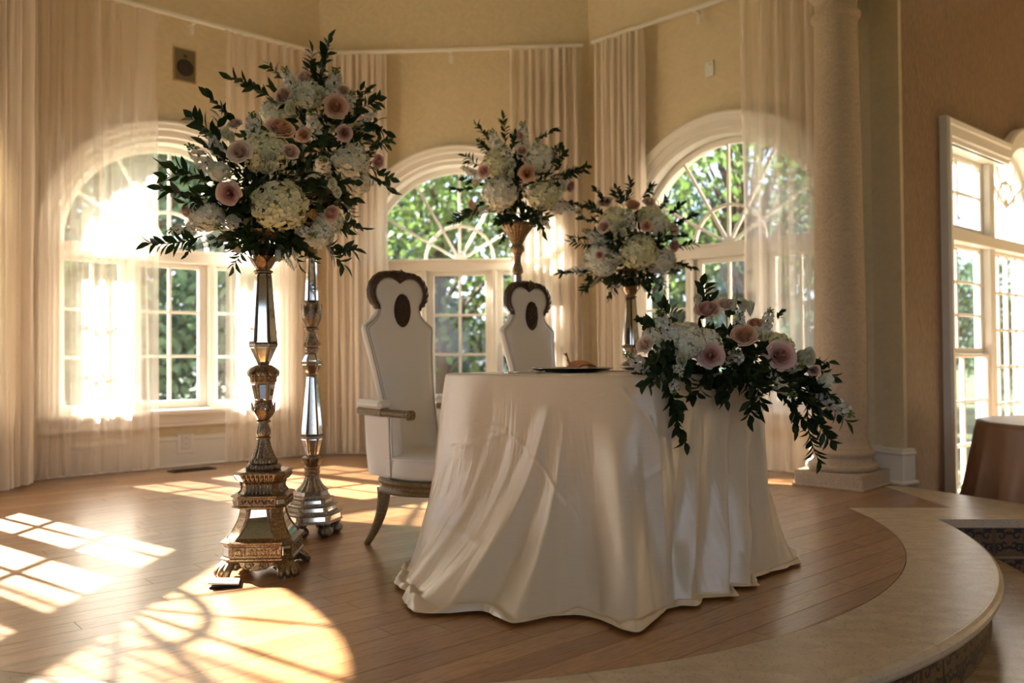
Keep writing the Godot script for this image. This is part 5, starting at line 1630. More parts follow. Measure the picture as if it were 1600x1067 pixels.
func stock_mesh(seed_: int) -> ArrayMesh:
	# a spike of ruffled white florets ending in green buds; runs from -1 to 1 along y
	var key := ["stock", seed_]
	if cache.has(key): return cache[key]
	var rg := RandomNumberGenerator.new()
	rg.seed = seed_
	var st := begin(true)
	st.set_color(Color(0.36, 0.46, 0.24))
	tube(st, [Vector3(0, -1.5, 0), Vector3(0.03, 0, 0), Vector3(0, 1.05, 0)], [0.05, 0.05, 0.03], 5)
	var g := 1
	for k in 26:
		var t := k / 25.0
		var a := k * 2.39996
		var y := lerpf(-0.95, 0.72, t)
		var rr := 0.40 * (1.0 - 0.45 * t)
		var out := Vector3(cos(a), 0.25, sin(a)).normalized()
		var pos := Vector3(0, y, 0) + out * rr * (0.75 + 0.35 * rg.randf())
		var x := out.cross(Vector3.UP).normalized()
		var size := lerpf(0.26, 0.17, t)
		for q in 7:
			var d := x.rotated(out, TAU * q / 7 + rg.randf())
			var e := out.cross(d)
			st.set_smooth_group(g); g += 1
			st.set_color(Color(0.95, 0.945, 0.90).darkened(rg.randf() * 0.12))
			var lift := out * rg.randf_range(0.02, 0.13)
			var p0 := pos - out * 0.05
			var m1 := pos + d * size * 0.55 + e * size * 0.45 + lift
			var m2 := pos + d * size * 0.55 - e * size * 0.45 + lift * 0.6
			var tip := pos + d * size * (0.8 + 0.3 * rg.randf()) + lift * rg.randf()
			tri(st, p0, m2, m1); tri(st, m1, m2, tip)
	st.set_color(Color(0.45, 0.55, 0.30))
	for k in 10:
		var a := k * 2.39996
		var p := Vector3(cos(a) * 0.10, 0.72 + 0.036 * k, sin(a) * 0.10)
		st.set_smooth_group(g); g += 1
		tube(st, [p, p + Vector3(cos(a) * 0.06, 0.05, sin(a) * 0.06), p + Vector3(cos(a) * 0.08, 0.12, sin(a) * 0.08)], [0.03, 0.055, 0.01], 5)
	cache[key] = fin(st)
	return cache[key]

func leaf(st: SurfaceTool, p: Vector3, d: Vector3, up: Vector3, L: float, w: float, bend := 0.2) -> void:
	var side := d.cross(up).normalized()
	up = side.cross(d).normalized()
	var q := func(v: float, s: float, ww: float) -> Vector3:
		return p + d * (L * v) - up * (bend * L * v * v) + side * (s * ww * w) + up * (absf(s) * ww * w * 0.35)
	var rows := [[0.0, 0.06], [0.22, 0.72], [0.48, 1.0], [0.76, 0.62], [1.0, 0.0]]
	for k in 4:
		for s in [-1, 1]:
			var a: Vector3 = q.call(rows[k][0], 0.0, 0.0); var b: Vector3 = q.call(rows[k + 1][0], 0.0, 0.0)
			var c: Vector3 = q.call(rows[k][0], s, rows[k][1]); var e: Vector3 = q.call(rows[k + 1][0], s, rows[k + 1][1])
			if s > 0:
				tri(st, a, c, e); tri(st, a, e, b)
			else:
				tri(st, a, e, c); tri(st, a, b, e)

func sprig_mesh(n: int, L: float, w: float, seed_: int, bend := 0.12) -> ArrayMesh:
	# leafy stem of unit length along y
	var key := ["sprig", n, L, w, seed_]
	if cache.has(key): return cache[key]
	var rg := RandomNumberGenerator.new()
	rg.seed = seed_
	var st := begin(true)
	var pts := []
	for k in 9:
		var v := k / 8.0
		pts.append(Vector3(bend * sin(v * PI) * 0.6, v, bend * (v * v - v)))
	tube(st, pts, [0.014, 0.013, 0.012, 0.011, 0.010, 0.009, 0.008, 0.006, 0.004], 4)
	for k in n:
		var v := 0.10 + 0.86 * k / (n - 1.0)
		var p: Vector3 = pts[int(v * 8)].lerp(pts[mini(int(v * 8) + 1, 8)], fmod(v * 8, 1.0))
		var a := (k % 2) * PI + rg.randf_range(-0.7, 0.7)
		var out := Vector3(cos(a), 0, sin(a))
		var d := (out * rg.randf_range(0.6, 1.0) + Vector3(0, rg.randf_range(0.6, 1.1), 0)).normalized()
		if k == n - 1: d = Vector3(0.1, 1, 0).normalized()
		var up := (Vector3(0, 0.5, 0) + Vector3(rg.randf() - 0.5, rg.randf() - 0.2, rg.randf() - 0.5) * 1.2 - d * 0.2).normalized()
		leaf(st, p, d, up, L * rg.randf_range(0.75, 1.15), w * rg.randf_range(0.8, 1.15), rg.randf_range(0.05, 0.35))
	cache[key] = fin(st)
	return cache[key]

func fern_mesh(seed_: int) -> ArrayMesh:
	var key := ["fern", seed_]
	if cache.has(key): return cache[key]
	var rg := RandomNumberGenerator.new()
	rg.seed = seed_
	var st := begin(true)
	tube(st, [Vector3.ZERO, Vector3(0, 0.5, 0.03), Vector3(0, 1, 0)], [0.012, 0.009, 0.004], 4)
	for k in 15:
		var v := 0.12 + 0.85 * k / 14.0
		var len := 0.36 * (1.0 - v * 0.85)
		for s in [-1, 1]:
			leaf(st, Vector3(0, v, 0.03 * sin(v * PI)), Vector3(s, 0.55, rg.randf_range(-0.2, 0.2)).normalized(), Vector3.BACK, len, 0.030 * (1.1 - 0.6 * v), 0.15)
	cache[key] = fin(st)
	return cache[key]

func aim(dir: Vector3, spin: float) -> Basis:
	var y := dir.normalized()
	var x := y.cross(Vector3.BACK if absf(y.z) < 0.85 else Vector3.RIGHT).normalized()
	return Basis(x, y, x.cross(y)).rotated(y, spin)

func flower(parent: Node3D, kind: String, p: Vector3, n: Vector3, dia: float, spin: float, k: int) -> void:
	var s := dia * 0.58
	var o: MeshInstance3D
	match kind:
		"pink", "peach", "blush":
			o = obj("rose", rose_mesh(kind, [0.95, 1.05, 0.85][k % 3], 60 + k % 3), M["petal_" + kind], parent, p - n * s * 0.25, aim(n, spin).scaled(Vector3.ONE * s * 0.80))
		"hyd", "hydc":
			var tone := "white" if kind == "hyd" else "cream"
			o = obj("hydrangea", hydrangea_mesh(tone, 80 + k % 2), M["petal_" + tone], parent, p - n * s * 0.75, aim(n, spin).scaled(Vector3(1, 0.9, 1) * s * 0.92))
		"stock":
			var d := (n + Vector3(0, 0.35, 0)).normalized()
			o = obj("stock_flower", stock_mesh(90 + k % 2), M.petal_white, parent, p - n * s * 0.5, aim(d, spin).scaled(Vector3(1.35, 1.05, 1.35) * s))
		"bud":
			o = obj("rosebud", rose_mesh("white", 0.42, 70 + k % 2, 9), M.petal_white, parent, p - n * s * 0.4, aim(n, spin).scaled(Vector3(0.95, 1.3, 0.95) * s * 1.5))

func mass(parent: Node3D, spots: Array, size: float, seed_: int) -> void:
	# the dense dark greenery the flowers are set in: [middle, radii, how many leaves]
	var rg := RandomNumberGenerator.new()
	rg.seed = seed_
	var st := begin(true)
	leaf(st, Vector3.ZERO, Vector3.UP, Vector3.BACK, 1.0, 0.22, 0.25)
	var mm := MultiMesh.new()
	mm.transform_format = MultiMesh.TRANSFORM_3D
	mm.mesh = fin(st)
	var all := []
	for e in spots:
		for k in e[2]:
			var d := Vector3(rg.randfn(), rg.randfn(), rg.randfn()).normalized()
			var p: Vector3 = e[0] + d * e[1] * pow(rg.randf(), 0.4)
			var dir := (d + Vector3(rg.randf() - 0.5, rg.randf() - 0.5, rg.randf() - 0.5) * 1.5).normalized()
			all.append(Transform3D(aim(dir, rg.randf() * TAU).scaled(Vector3.ONE * size * rg.randf_range(0.7, 1.2)), p - dir * size * 0.3))
	mm.instance_count = all.size()
	for k in all.size(): mm.set_instance_transform(k, all[k])
	var o := MultiMeshInstance3D.new()
	o.multimesh = mm
	o.material_override = M.leaf
	o.name = "foliage"
	o.set_meta("kind", "stuff")
	parent.add_child(o, true)

func sprig(parent: Node3D, a: Vector3, b: Vector3, leafsize: float, k: int, light := false) -> void:
	var L := a.distance_to(b)
	var n := clampi(int(L / leafsize * 5.2), 7, 23)
	var q := snappedf(leafsize / L, 0.06)
	obj("leaf_sprig", sprig_mesh(n, clampf(q, 0.12, 0.6), clampf(q, 0.12, 0.6) * 0.235, k % 3), M.leaf_light if light else M.leaf, parent, a, aim(b - a, k * 1.3).scaled(Vector3.ONE * L))

func arrangement(label: String, c: Vector3, rad: Vector3, flowers: Array, sprigs: Array, ferns: Array, leafsize: float, seed_: int, group: String) -> void:
	# offsets are millimetres from the middle, seen from the front; depth follows the round shape
	var t := thing("flower_arrangement", label, "flower arrangement", c, atan2(-c.x, -c.z * -1.0 if c.z > 0 else -c.z), group)
	var rg := RandomNumberGenerator.new()
	rg.seed = seed_
	mass(t, [[Vector3(0, -0.02, 0), rad * Vector3(0.72, 0.70, 0.72), 420], [Vector3(0, -rad.y * 0.78, 0), Vector3(rad.x * 0.5, 0.045, rad.z * 0.5), 130]], leafsize * 1.1, seed_)
	var put := func(kind: String, x: float, y: float, d: float, front: float, k: int) -> void:
		var q := 1.0 - pow(x / rad.x, 2) - pow(y / rad.y, 2)
		var z := rad.z * sqrt(maxf(q, 0.0)) * 0.95 * front
		var n := Vector3(x / (rad.x * rad.x), y / (rad.y * rad.y), z / (rad.z * rad.z) + front * 0.8).normalized()
		flower(t, kind, Vector3(x, y, z), n, d, rg.randf() * TAU, k)
	var k := 0
	for f in flowers:
		put.call(f[0], f[1] * 0.001, f[2] * 0.001, f[3] * 0.001, 1.0, k)
		k += 1
	for j in range(0, flowers.size(), 2):
		var f = flowers[j]
		put.call(f[0], -f[1] * 0.00085, f[2] * 0.00088, f[3] * 0.001, -1.0, k)
		k += 1
	for s in sprigs:
		var a := Vector3(s[0], s[1], 0) * 0.001; var b := Vector3(s[2], s[3], 0) * 0.001
		var q := sqrt(maxf(0.0, 1.0 - pow(a.x / rad.x, 2) - pow(a.y / rad.y, 2)))
		a.z = rad.z * q * 0.75
		b.z = a.z * 0.9 + rg.randf_range(-0.02, 0.05)
		sprig(t, a, b, leafsize, k)
		k += 1
	for j in 9:
		var an := TAU * j / 9.0 + 0.2
		var d := Vector3(cos(an) * rad.x, sin(an) * rad.y, -rad.z * rg.randf_range(0.1, 0.8))
		sprig(t, d * 0.7, d * rg.randf_range(1.02, 1.18), leafsize, k)
		k += 1
	for s in ferns:
		var a := Vector3(s[0], s[1], 0) * 0.001; var b := Vector3(s[2], s[3], 0) * 0.001
		a.z = rad.z * 0.4; b.z = rad.z * 0.5
		obj("fern_frond", fern_mesh(3), M.leaf, t, a, aim(b - a, k).scaled(Vector3.ONE * a.distance_to(b) * 1.1))
		k += 1

func place_flowers() -> void:
	var g := "tall flower arrangements on the mirrored stands"
	var s1_flowers := [["pink", -123, -70, 100], ["hyd", -241, -163, 125], ["hydc", 70, -125, 201], ["hydc", 8, 133, 171], ["blush", -85, 88, 95], ["blush", 98, 98, 80], ["bud", 0, 65, 43], ["bud", 35, 70, 38], ["bud", 25, 28, 43], ["stock", -143, -188, 100], ["stock", -236, 75, 110], ["stock", -309, -188, 80], ["bud", -135, 161, 40], ["bud", -115, 141, 38], ["stock", -38, 213, 100], ["blush", -103, 211, 65], ["peach", 63, 203, 115], ["pink", 253, -113, 80], ["hyd", 289, -156, 110], ["hyd", 241, -221, 115], ["stock", 166, -201, 85], ["bud", 55, -266, 45], ["bud", 120, -251, 45], ["bud", 251, -8, 45], ["bud", 271, -33, 40], ["stock", -181, 130, 75], ["blush", -281, -120, 60], ["hyd", -168, 18, 75]]
	var s1_sprigs := [[-93, 206, -193, 301], [-151, 118, -258, 216], [-193, -20, -346, 35], [-201, -70, -361, -50], [-226, -201, -416, -241], [-246, -226, -281, -271], [221, -216, 354, -236], [241, -233, 311, -301], [291, -133, 376, -151], [-168, 143, -151, 241], [-130, 55, -206, 105], [-43, -20, -100, 18], [146, -20, 221, -45], [-68, -95, -43, -20], [-80, -133, -5, -83], [120, -201, 183, -284], [-206, -108, -281, -95]]
	var s1_ferns := [[-93, -226, -60, -306], [-156, -221, -236, -261], [65, -251, 108, -331], [146, -241, 183, -276]]
	arrangement("lowest white and blush arrangement on the claw footed stand, big cream hydrangea facing out", V(-0.973, 1.497, 3.3), Vector3(0.335, 0.27, 0.24), s1_flowers, s1_sprigs, s1_ferns, 0.058, 301, g)
	var s2_flowers := [["stock", -154, 248, 115], ["blush", -78, 251, 85], ["hyd", -75, 193, 133], ["stock", 51, 235, 133], ["blush", 91, 187, 72], ["blush", -175, 157, 103], ["hyd", -248, 106, 133], ["peach", 57, 103, 121], ["bud", -139, 85, 60], ["pink", 94, -18, 85], ["peach", -85, -36, 72], ["stock", -48, 36, 103], ["hyd", 148, -139, 163], ["pink", 251, -115, 72], ["stock", 121, 142, 91], ["stock", 220, 88, 72], ["stock", 0, -163, 121], ["hyd", 178, -235, 115], ["bud", 27, -223, 54], ["bud", -15, 157, 54]]
	var s2_sprigs := [[-24, 157, 33, 423], [-39, 187, -45, 368], [-175, 254, -241, 314], [-220, 151, -407, 223], [121, 112, 251, 175], [160, 66, 287, 12], [196, -145, 305, -193], [130, 127, 166, 193], [196, -54, 263, -30], [-106, 97, -196, 112], [-15, 66, 75, 21], [45, -85, 166, -85], [-15, -54, -106, -100], [166, 21, 241, 66]]
	var s2_ferns := []
	arrangement("tallest white and blush flower arrangement, a leafy sprig standing straight up at its top", V(-0.888, 1.845, 3.97), Vector3(0.33, 0.36, 0.28), s2_flowers, s2_sprigs, s2_ferns, 0.058, 302, g)
	var s3_flowers := [["stock", 7, 266, 124], ["blush", -18, 219, 95], ["stock", -153, 223, 117], ["hydc", -161, 80, 168], ["stock", -84, 106, 109], ["blush", 4, 120, 80], ["hyd", 120, 113, 161], ["pink", -208, 15, 84], ["stock", -292, 29, 102], ["bud", -77, 22, 47], ["bud", -99, 11, 44], ["bud", -55, -18, 44], ["peach", 29, -15, 106], ["hyd", -153, -128, 190], ["pink", -285, -139, 88], ["stock", 55, -102, 102], ["hydc", 146, -146, 168], ["pink", 274, -62, 80], ["bud", -252, -44, 51], ["bud", 219, -40, 44], ["bud", 230, -73, 44], ["stock", 281, -186, 102], ["stock", -245, -190, 80], ["stock", 139, -263, 73], ["stock", 84, 153, 88]]
	var s3_sprigs := [[-182, 197, -248, 292], [-91, 161, -102, 314], [73, 182, 197, 259], [-230, 58, -314, 117], [-255, -66, -383, -66], [-266, -175, -394, -241], [193, 0, 361, 36], [237, -139, 420, -197], [157, 51, 237, 109], [-55, 117, -36, 208], [164, -29, 292, 7], [109, 26, 201, 62], [-109, -102, -55, -66], [73, -175, 128, -230]]
	var s3_ferns := [[-182, -182, -193, -285], [-237, -175, -292, -255], [73, -212, 84, -314]]
	arrangement("white and blush flower arrangement in the fluted trumpet bowl before the middle window", V(0.061, 1.831, 4.8), Vector3(0.32, 0.28, 0.27), s3_flowers, s3_sprigs, s3_ferns, 0.05, 303, g)
	var s4_flowers := [["blush", -129, 214, 100], ["hydc", -88, 133, 155], ["peach", 26, 181, 96], ["hydc", 140, 151, 133], ["blush", 118, 206, 81], ["stock", 4, 114, 111], ["blush", -136, 59, 88], ["peach", 100, 55, 74], ["hyd", 192, 88, 133], ["bud", -70, 37, 48], ["bud", -37, 63, 44], ["bud", -26, 18, 48], ["stock", -210, 15, 118], ["hydc", 70, -107, 199], ["hyd", -199, -133, 184], ["stock", -96, -122, 111], ["pink", -162, -96, 59], ["pink", 254, -48, 88], ["stock", -313, -173, 103], ["hyd", 232, -144, 133], ["blush", 254, 44, 88], ["hyd", -155, -184, 111], ["stock", 195, -192, 96]]
	var s4_sprigs := [[-100, 177, -177, 273], [11, 206, 11, 317], [66, 221, 140, 291], [232, 81, 350, 122], [251, -44, 365, -37], [251, -136, 358, -173], [-192, -29, -321, -7], [-210, -173, -398, -184], [-192, -192, -254, -288], [177, -192, 199, -280], [-155, 103, -262, 122], [-26, 177, -63, 288], [214, 122, 288, 177], [11, -26, -81, -52], [140, -26, 214, 11]]
	var s4_ferns := [[66, -206, 88, -295], [-88, -192, -118, -273], [11, -199, -26, -258], [122, -199, 177, -273], [-155, -199, -210, -265]]
	arrangement("white and blush flower arrangement on the stand next to the column window", V(0.677, 1.481, 4.85), Vector3(0.31, 0.28, 0.27), s4_flowers, s4_sprigs, s4_ferns, 0.05, 304, g)
	garland()

func garland() -> void:
	# blooms and trailing greens laid along the table's front edge; places in millimetres (x, height, depth)
	var t := thing("table_garland", "long garland of pink roses, hydrangeas and trailing leaves on the table edge", "garland", V(0.80, 0.76, 2.98))
	var o := Vector3(0.80, 0.76, -2.98)
	var blooms := [["pink", 686, 986, 2951, 100], ["pink", 669, 822, 2842, 96], ["hyd", 575, 915, 2818, 137], ["hyd", 657, 894, 2879, 113], ["peach", 826, 896, 2998, 99], ["peach", 896, 939, 3098, 72], ["stock", 820, 948, 3024, 80], ["blush", 785, 1012, 3093, 74], ["stock", 500, 944, 2794, 86], ["hyd", 445, 903, 2745, 59], ["blush", 420, 858, 2679, 63], ["stock", 394, 809, 2763, 86], ["bud", 556, 808, 2761, 44], ["stock", 539, 754, 2730, 53], ["stock", 521, 709, 2714, 57], ["stock", 777, 817, 2929, 94], ["pink", 988, 818, 3089, 118], ["hydc", 1021, 878, 3189, 128], ["bud", 884, 893, 3043, 48], ["bud", 914, 884, 3065, 44], ["bud", 1116, 812, 3180, 65], ["bud", 1086, 808, 3175, 55], ["pink", 1151, 761, 3205, 50], ["stock", 1057, 770, 3120, 79], ["stock", 983, 687, 3071, 108], ["stock", 1239, 608, 3193, 115], ["bud", 860, 1004, 3126, 43], ["bud", 893, 996, 3150, 43], ["bud", 654, 1014, 2957, 36], ["stock", 972, 966, 3185, 83], ["bud", 810, 1002, 3080, 37], ["hyd", 1200, 710, 3195, 60]]
	var trails := [[505, 791, 2770, 413, 729, 2644], [514, 754, 2754, 568, 531, 2762], [499, 760, 2740, 543, 646, 2740], [707, 767, 2909, 732, 668, 2890], [834, 741, 3010, 832, 596, 2971], [878, 740, 3043, 885, 626, 3011], [1033, 736, 3166, 1178, 603, 3159], [1126, 636, 3215, 1152, 417, 3173], [1040, 688, 3152, 1041, 544, 3110], [1150, 782, 3257, 1218, 733, 3221], [1146, 802, 3265, 1217, 792, 3230], [686, 995, 3020, 675, 1069, 2970], [658, 947, 2982, 703, 1015, 2977], [1035, 957, 3277, 1045, 985, 3238], [577, 945, 2915, 503, 988, 2809], [493, 898, 2818, 415, 937, 2725], [556, 844, 2815, 447, 813, 2676], [602, 812, 2830, 514, 751, 2713], [738, 844, 2941, 643, 747, 2824], [820, 810, 2998, 721, 723, 2881], [911, 809, 3075, 925, 716, 3048], [1062, 760, 3178, 1122, 640, 3149], [1097, 734, 3210, 1207, 662, 3182], [814, 953, 3144, 831, 1023, 3116], [938, 785, 3088, 805, 720, 2948], [977, 713, 3141, 1096, 569, 3144], [1154, 610, 3239, 1212, 491, 3202], [841, 856, 3030, 899, 809, 3035], [456, 854, 2726, 496, 781, 2720], [652, 746, 2864, 601, 685, 2781], [563, 812, 2796, 577, 728, 2769], [1185, 708, 3253, 1282, 562, 3223]]
	mass(t, [[V(0.50, 0.79, 2.86) - o, Vector3(0.10, 0.03, 0.06), 60], [V(0.62, 0.82, 2.94) - o, Vector3(0.10, 0.08, 0.07), 120], [V(0.68, 0.88, 3.00) - o, Vector3(0.09, 0.05, 0.05), 70], [V(0.80, 0.83, 3.07) - o, Vector3(0.12, 0.09, 0.07), 130], [V(0.94, 0.80, 3.18) - o, Vector3(0.11, 0.07, 0.07), 90], [V(1.07, 0.76, 3.25) - o, Vector3(0.09, 0.06, 0.07), 80], [V(0.80, 0.73, 2.93) - o, Vector3(0.20, 0.05, 0.03), 90], [V(1.15, 0.68, 3.26) - o, Vector3(0.06, 0.05, 0.04), 70]], 0.056, 401)
	var k := 0
	for b in blooms:
		var p := V(b[1] * 0.001, b[2] * 0.001, b[3] * 0.001)
		var n := Vector3(-p.x, 0.0, -p.z).normalized() * 0.8 + Vector3(0, clampf((p.y - 0.80) * 7.0, -0.5, 1.0), 0)
		if p.x > 0.95: n += Vector3(0.35, 0, 0.1)
		if p.x < 0.55: n += Vector3(-0.5, 0.1, 0)
		if b[0] == "stock" and p.y < 0.76: n += Vector3(0.5, -0.9, 0.2)
		flower(t, b[0], p - o, n.normalized(), b[4] * 0.001, k * 2.1, k)
		k += 1
	for s in trails:
		sprig(t, V(s[0], s[1], s[2]) * 0.001 - o, V(s[3], s[4], s[5]) * 0.001 - o, 0.054, k)
		k += 1


# ---------------------------------------------------------------- small things, the guests' table
func small_things() -> void:
	var t := thing("floor_box_lid", "small pale flip lid lying open in the sun patch on the boards", "lid", V(-1.045, 0.0, 3.065), 0.25)
	obj("base", boxmesh(Vector3(0.105, 0.008, 0.075), 0.002), M.slot_black, t, Vector3(0, 0.004, 0))
	obj("lid", boxmesh(Vector3(0.108, 0.006, 0.080), 0.002), M.paper, t, Vector3(-0.004, 0.016, 0), Basis(Vector3.BACK, -0.09))
	obj("strip", boxmesh(Vector3(0.07, 0.002, 0.018), 0.0005), M.rubber_grey, t, Vector3(-0.004, 0.020, -0.01), Basis(Vector3.BACK, -0.09))
	# round table for guests beyond the steps
	var g := thing("guest_table", "round table hidden under the taupe cloth near the grand window", "table", V(3.50, -STEP * 2, 4.98))
	var st := begin(true)
	lathe(st, [Vector2(0.0, 0.775), Vector2(0.655, 0.775), Vector2(0.66, 0.765), Vector2(0.655, 0.75), Vector2(0.0, 0.75)], 48)
	obj("tabletop", fin(st), M.gold_wood, g)
	st = begin(true)
	lathe(st, [Vector2(0.30, 0.0), Vector2(0.29, 0.03), Vector2(0.06, 0.07), Vector2(0.045, 0.2), Vector2(0.05, 0.6), Vector2(0.12, 0.75)], 24)
	obj("pedestal", fin(st), M.gold_wood, g)
	var n := noise(61, 1.0, 2)
	st = begin(true)
	patch(st, 260, 40, func(u, v):
		var a: float = TAU * u
		var r: float; var y: float
		if v < 0.2:
			r = 0.668 * v / 0.2; y = 0.781
		else:
			var s: float = (v - 0.2) / 0.8
			y = lerpf(0.781, 0.012, s) - 0.004 * (1.0 if s > 0 else 0.0)
			var f := pow(maxf(0.0, 0.5 + 0.5 * sin(a * 15.0 + 2.0 * n.get_noise_2d(cos(a) * 3.0, sin(a) * 3.0))), 1.5)
			r = 0.668 + 0.008 * minf(1.0, s * 12.0) + s * (0.02 + 0.15 * f * pow(s, 0.3)) + 0.02 * s * n.get_noise_2d(a * 3.0, s)
		return Vector3(cos(a) * r, y, -sin(a) * r))
	var cl := obj("tablecloth", fin(st), M.taupe_satin, null, V(3.50, -STEP * 2, 4.98))
	tag(cl, "taupe satin cloth on the round guest table by the grand window", "tablecloth")

# ---------------------------------------------------------------- the garden
func tree(label: String, x: float, d: float, h: float, crown: Vector3, leaves: int, size: float, kind: int, seed_: int, called := "garden_tree") -> void:
	var t := thing(called, label, "tree" if called == "garden_tree" else "bush", V(x, -0.6, d), 0.0, "trees in the garden" if called == "garden_tree" else "bushes in the garden")
	var rg := RandomNumberGenerator.new()
	rg.seed = seed_
	var mid := Vector3(0, h - crown.y, 0)
	var st := begin(true)
	if called == "garden_tree":
		tube(st, [Vector3.ZERO, Vector3(0.05, h * 0.3, 0), Vector3(-0.05, h * 0.6, 0.05), Vector3(0, h * 0.9, 0)], [0.20, 0.15, 0.10, 0.03], 9)
		obj("trunk", fin(st), M.bark, t)
	var tips := []
	st = begin(true)
	var nb := 26 if called == "garden_tree" else 16
	for k in nb:
		var dir := Vector3(rg.randfn(), rg.randfn() * 0.8 + 0.15, rg.randfn()).normalized()
		var p := mid + dir * crown * rg.randf_range(0.45, 0.95)
		tips.append(p)
		var base := Vector3(0, clampf(p.y * 0.55, 0.2, h * 0.7), 0)
		tube(st, [base, base.lerp(p, 0.5) + Vector3(0, 0.12, 0), p], [0.05, 0.03, 0.012], 5)
	obj("branch", fin(st), M.bark, t).set_meta("kind", "stuff")
	var ls := begin(true)
	leaf(ls, Vector3.ZERO, Vector3.UP, Vector3.BACK, 1.0, 0.30, 0.3)
	var mm := MultiMesh.new()
	mm.transform_format = MultiMesh.TRANSFORM_3D
	mm.mesh = fin(ls)
	mm.instance_count = leaves
	for k in leaves:
		var c: Vector3 = tips[rg.randi() % tips.size()]
		var p := c + Vector3(rg.randfn(), rg.randfn() * 0.7, rg.randfn()) * crown * 0.20
		var dir := Vector3(rg.randfn(), rg.randfn() - 0.5, rg.randfn()).normalized()
		mm.set_instance_transform(k, Transform3D(aim(dir, rg.randf() * TAU).scaled(Vector3.ONE * size * rg.randf_range(0.7, 1.3)), p))
	var o := MultiMeshInstance3D.new()
	o.multimesh = mm
	o.material_override = M["tree_leaf_%d" % kind]
	o.name = "foliage"
	o.set_meta("kind", "stuff")
	t.add_child(o, true)

func garden() -> void:
	var st := begin()
	ground_slab(st, PackedVector2Array([Vector2(-60, -40), Vector2(70, -40), Vector2(70, 90), Vector2(-60, 90)]), -0.9, -0.6)
	struct("ground", fin(st), M.lawn, "mown lawn outside the windows")
	tree("dense dark tree close outside the sunlit window", -5.3, 11.8, 6.4, Vector3(2.1, 3.1, 1.9), 11000, 0.15, 0, 201)
	tree("dark broad tree farther off behind the sunlit window", -8.2, 17.0, 8.0, Vector3(3.0, 3.6, 2.6), 9000, 0.2, 2, 202)
	tree("pale green tree outside the middle window, nearest to the glass", -1.2, 13.5, 5.8, Vector3(2.1, 2.8, 1.8), 3600, 0.15, 1, 203)
	tree("slender tree behind the trumpet bowl stand outside the middle window", 0.9, 16.0, 6.2, Vector3(2.0, 2.6, 1.8), 2800, 0.15, 0, 204)
	tree("tall deep green tree far beyond the middle window", -3.4, 19.0, 6.6, Vector3(2.8, 2.8, 2.4), 4500, 0.18, 2, 205)
	tree("open crowned tree seen through the fanlight next to the column", 3.6, 13.0, 6.6, Vector3(2.2, 2.5, 1.9), 3800, 0.15, 1, 206)
	tree("dark trunked tree outside the window by the column", 2.6, 16.5, 5.2, Vector3(2.0, 2.4, 1.8), 4500, 0.15, 0, 207)
	tree("wide tree far off behind the window by the column", 6.8, 21.0, 6.5, Vector3(3.0, 3.0, 2.6), 5500, 0.18, 2, 208)
	tree("low rounded tree far across the lawn from the grand window", 15.5, 27.0, 4.6, Vector3(2.6, 2.0, 2.2), 4000, 0.2, 0, 209)
	var k := 0
	for e in [[-6.6, 14.5, 2], [-4.0, 15.0, 0], [-2.4, 16.0, 0], [-0.4, 17.5, 1], [1.2, 18.0, 2], [4.0, 20.5, 0], [6.6, 17.6, 2], [8.4, 23.0, 1], [12.2, 26.0, 2], [17.8, 30.0, 0]]:
		tree(["broad bush behind the dense tree of the sunlit window", "bush under the dark trees between two bay windows", "bush in front of the tall deep green tree", "light green bush under the pale green tree", "dark bush behind the slender tree", "bush behind the dark trunked tree", "dark bush low in the window by the column", "pale bush far off in the window by the column", "dark bush across the lawn from the grand window", "bush farthest off beyond the grand window"][k], e[0], e[1], 2.6 + 0.3 * (k % 3), Vector3(1.7, 1.4, 1.3), 4200, 0.15, e[2], 230 + k, "garden_bush")
		k += 1

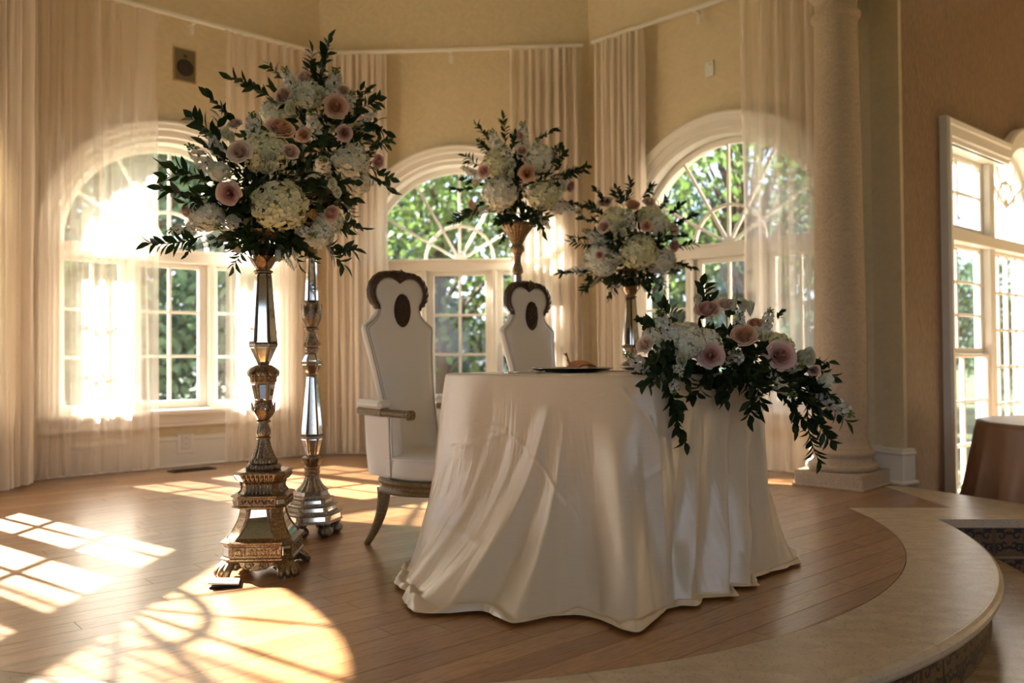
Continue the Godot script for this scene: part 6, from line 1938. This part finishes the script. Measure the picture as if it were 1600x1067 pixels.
# ---------------------------------------------------------------- all of it
func _ready() -> void:
	# camera: a 1600 x 1067 frame, tilted up one degree and rolled a little
	var cam := Camera3D.new()
	cam.name = "camera"
	add_child(cam)
	var p := deg_to_rad(1.06983); var r := deg_to_rad(-0.405144)
	var up := Vector3(0, cos(p), sin(p)); var fw := Vector3(0, sin(p), -cos(p)); var rt := Vector3.RIGHT
	cam.transform = Transform3D(Basis(rt * cos(r) + up * sin(r), up * cos(r) - rt * sin(r), -fw), Vector3(0, 0.82, 0))
	var lens := CameraAttributesPhysical.new()
	lens.frustum_focal_length = 29.58
	lens.frustum_focus_distance = 3.0
	lens.exposure_aperture = 2.0
	cam.attributes = lens
	cam.fov = 44.16
	cam.near = 0.05
	cam.far = 300.0
	cam.current = true
	# daylight: clear sky and a low sun behind the bay on the window side
	var sky := ProceduralSkyMaterial.new()
	sky.sky_top_color = Color(0.56, 0.70, 0.90)
	sky.sky_horizon_color = Color(0.93, 0.96, 1.0)
	sky.sky_curve = 0.22
	sky.ground_bottom_color = Color(0.30, 0.32, 0.26)
	sky.ground_horizon_color = Color(0.75, 0.80, 0.82)
	sky.sky_energy_multiplier = SKY
	sky.ground_energy_multiplier = SKY * 0.6
	var env := Environment.new()
	env.background_mode = Environment.BG_SKY
	env.sky = Sky.new()
	env.sky.sky_material = sky
	env.tonemap_mode = Environment.TONE_MAPPER_LINEAR
	env.tonemap_exposure = EXPO
	env.sdfgi_enabled = true
	env.ssao_enabled = true
	env.ssil_enabled = true
	var we := WorldEnvironment.new()
	we.name = "world"
	we.environment = env
	add_child(we)
	var sun := DirectionalLight3D.new()
	sun.name = "sun"
	add_child(sun)
	sun.basis = Basis.looking_at(Vector3(2.13, -1.665, 1.6), Vector3.UP)
	sun.light_color = Color(1.0, 0.985, 0.955)
	sun.light_energy = SUN
	sun.light_angular_distance = 0.6
	sun.shadow_enabled = true
	make_materials()
	build_room()
	garden()
	build_table()
	place_chairs()
	stand_pagoda("gilt mirrored flower stand with claw feet and greek key base, nearest the sun patch", V(-0.975, 0, 3.30), 0.05)
	stand_tiered("silver mirrored flower stand on fluted ball feet, just behind the claw footed one", V(-0.945, 0, 3.97), 0.2)
	stand_tiered("mirrored flower stand with fluted trumpet bowl rising behind the far chair", V(0.035, 0, 4.82), 0.2)
	stand_pagoda("mirrored flower stand between the table garland and the far chair", V(0.685, 0, 4.85), 0.35)
	place_flowers()
	tableware()
	small_things()

const SKY := 1.5
const SUN := 15.0
const EXPO := 1.45
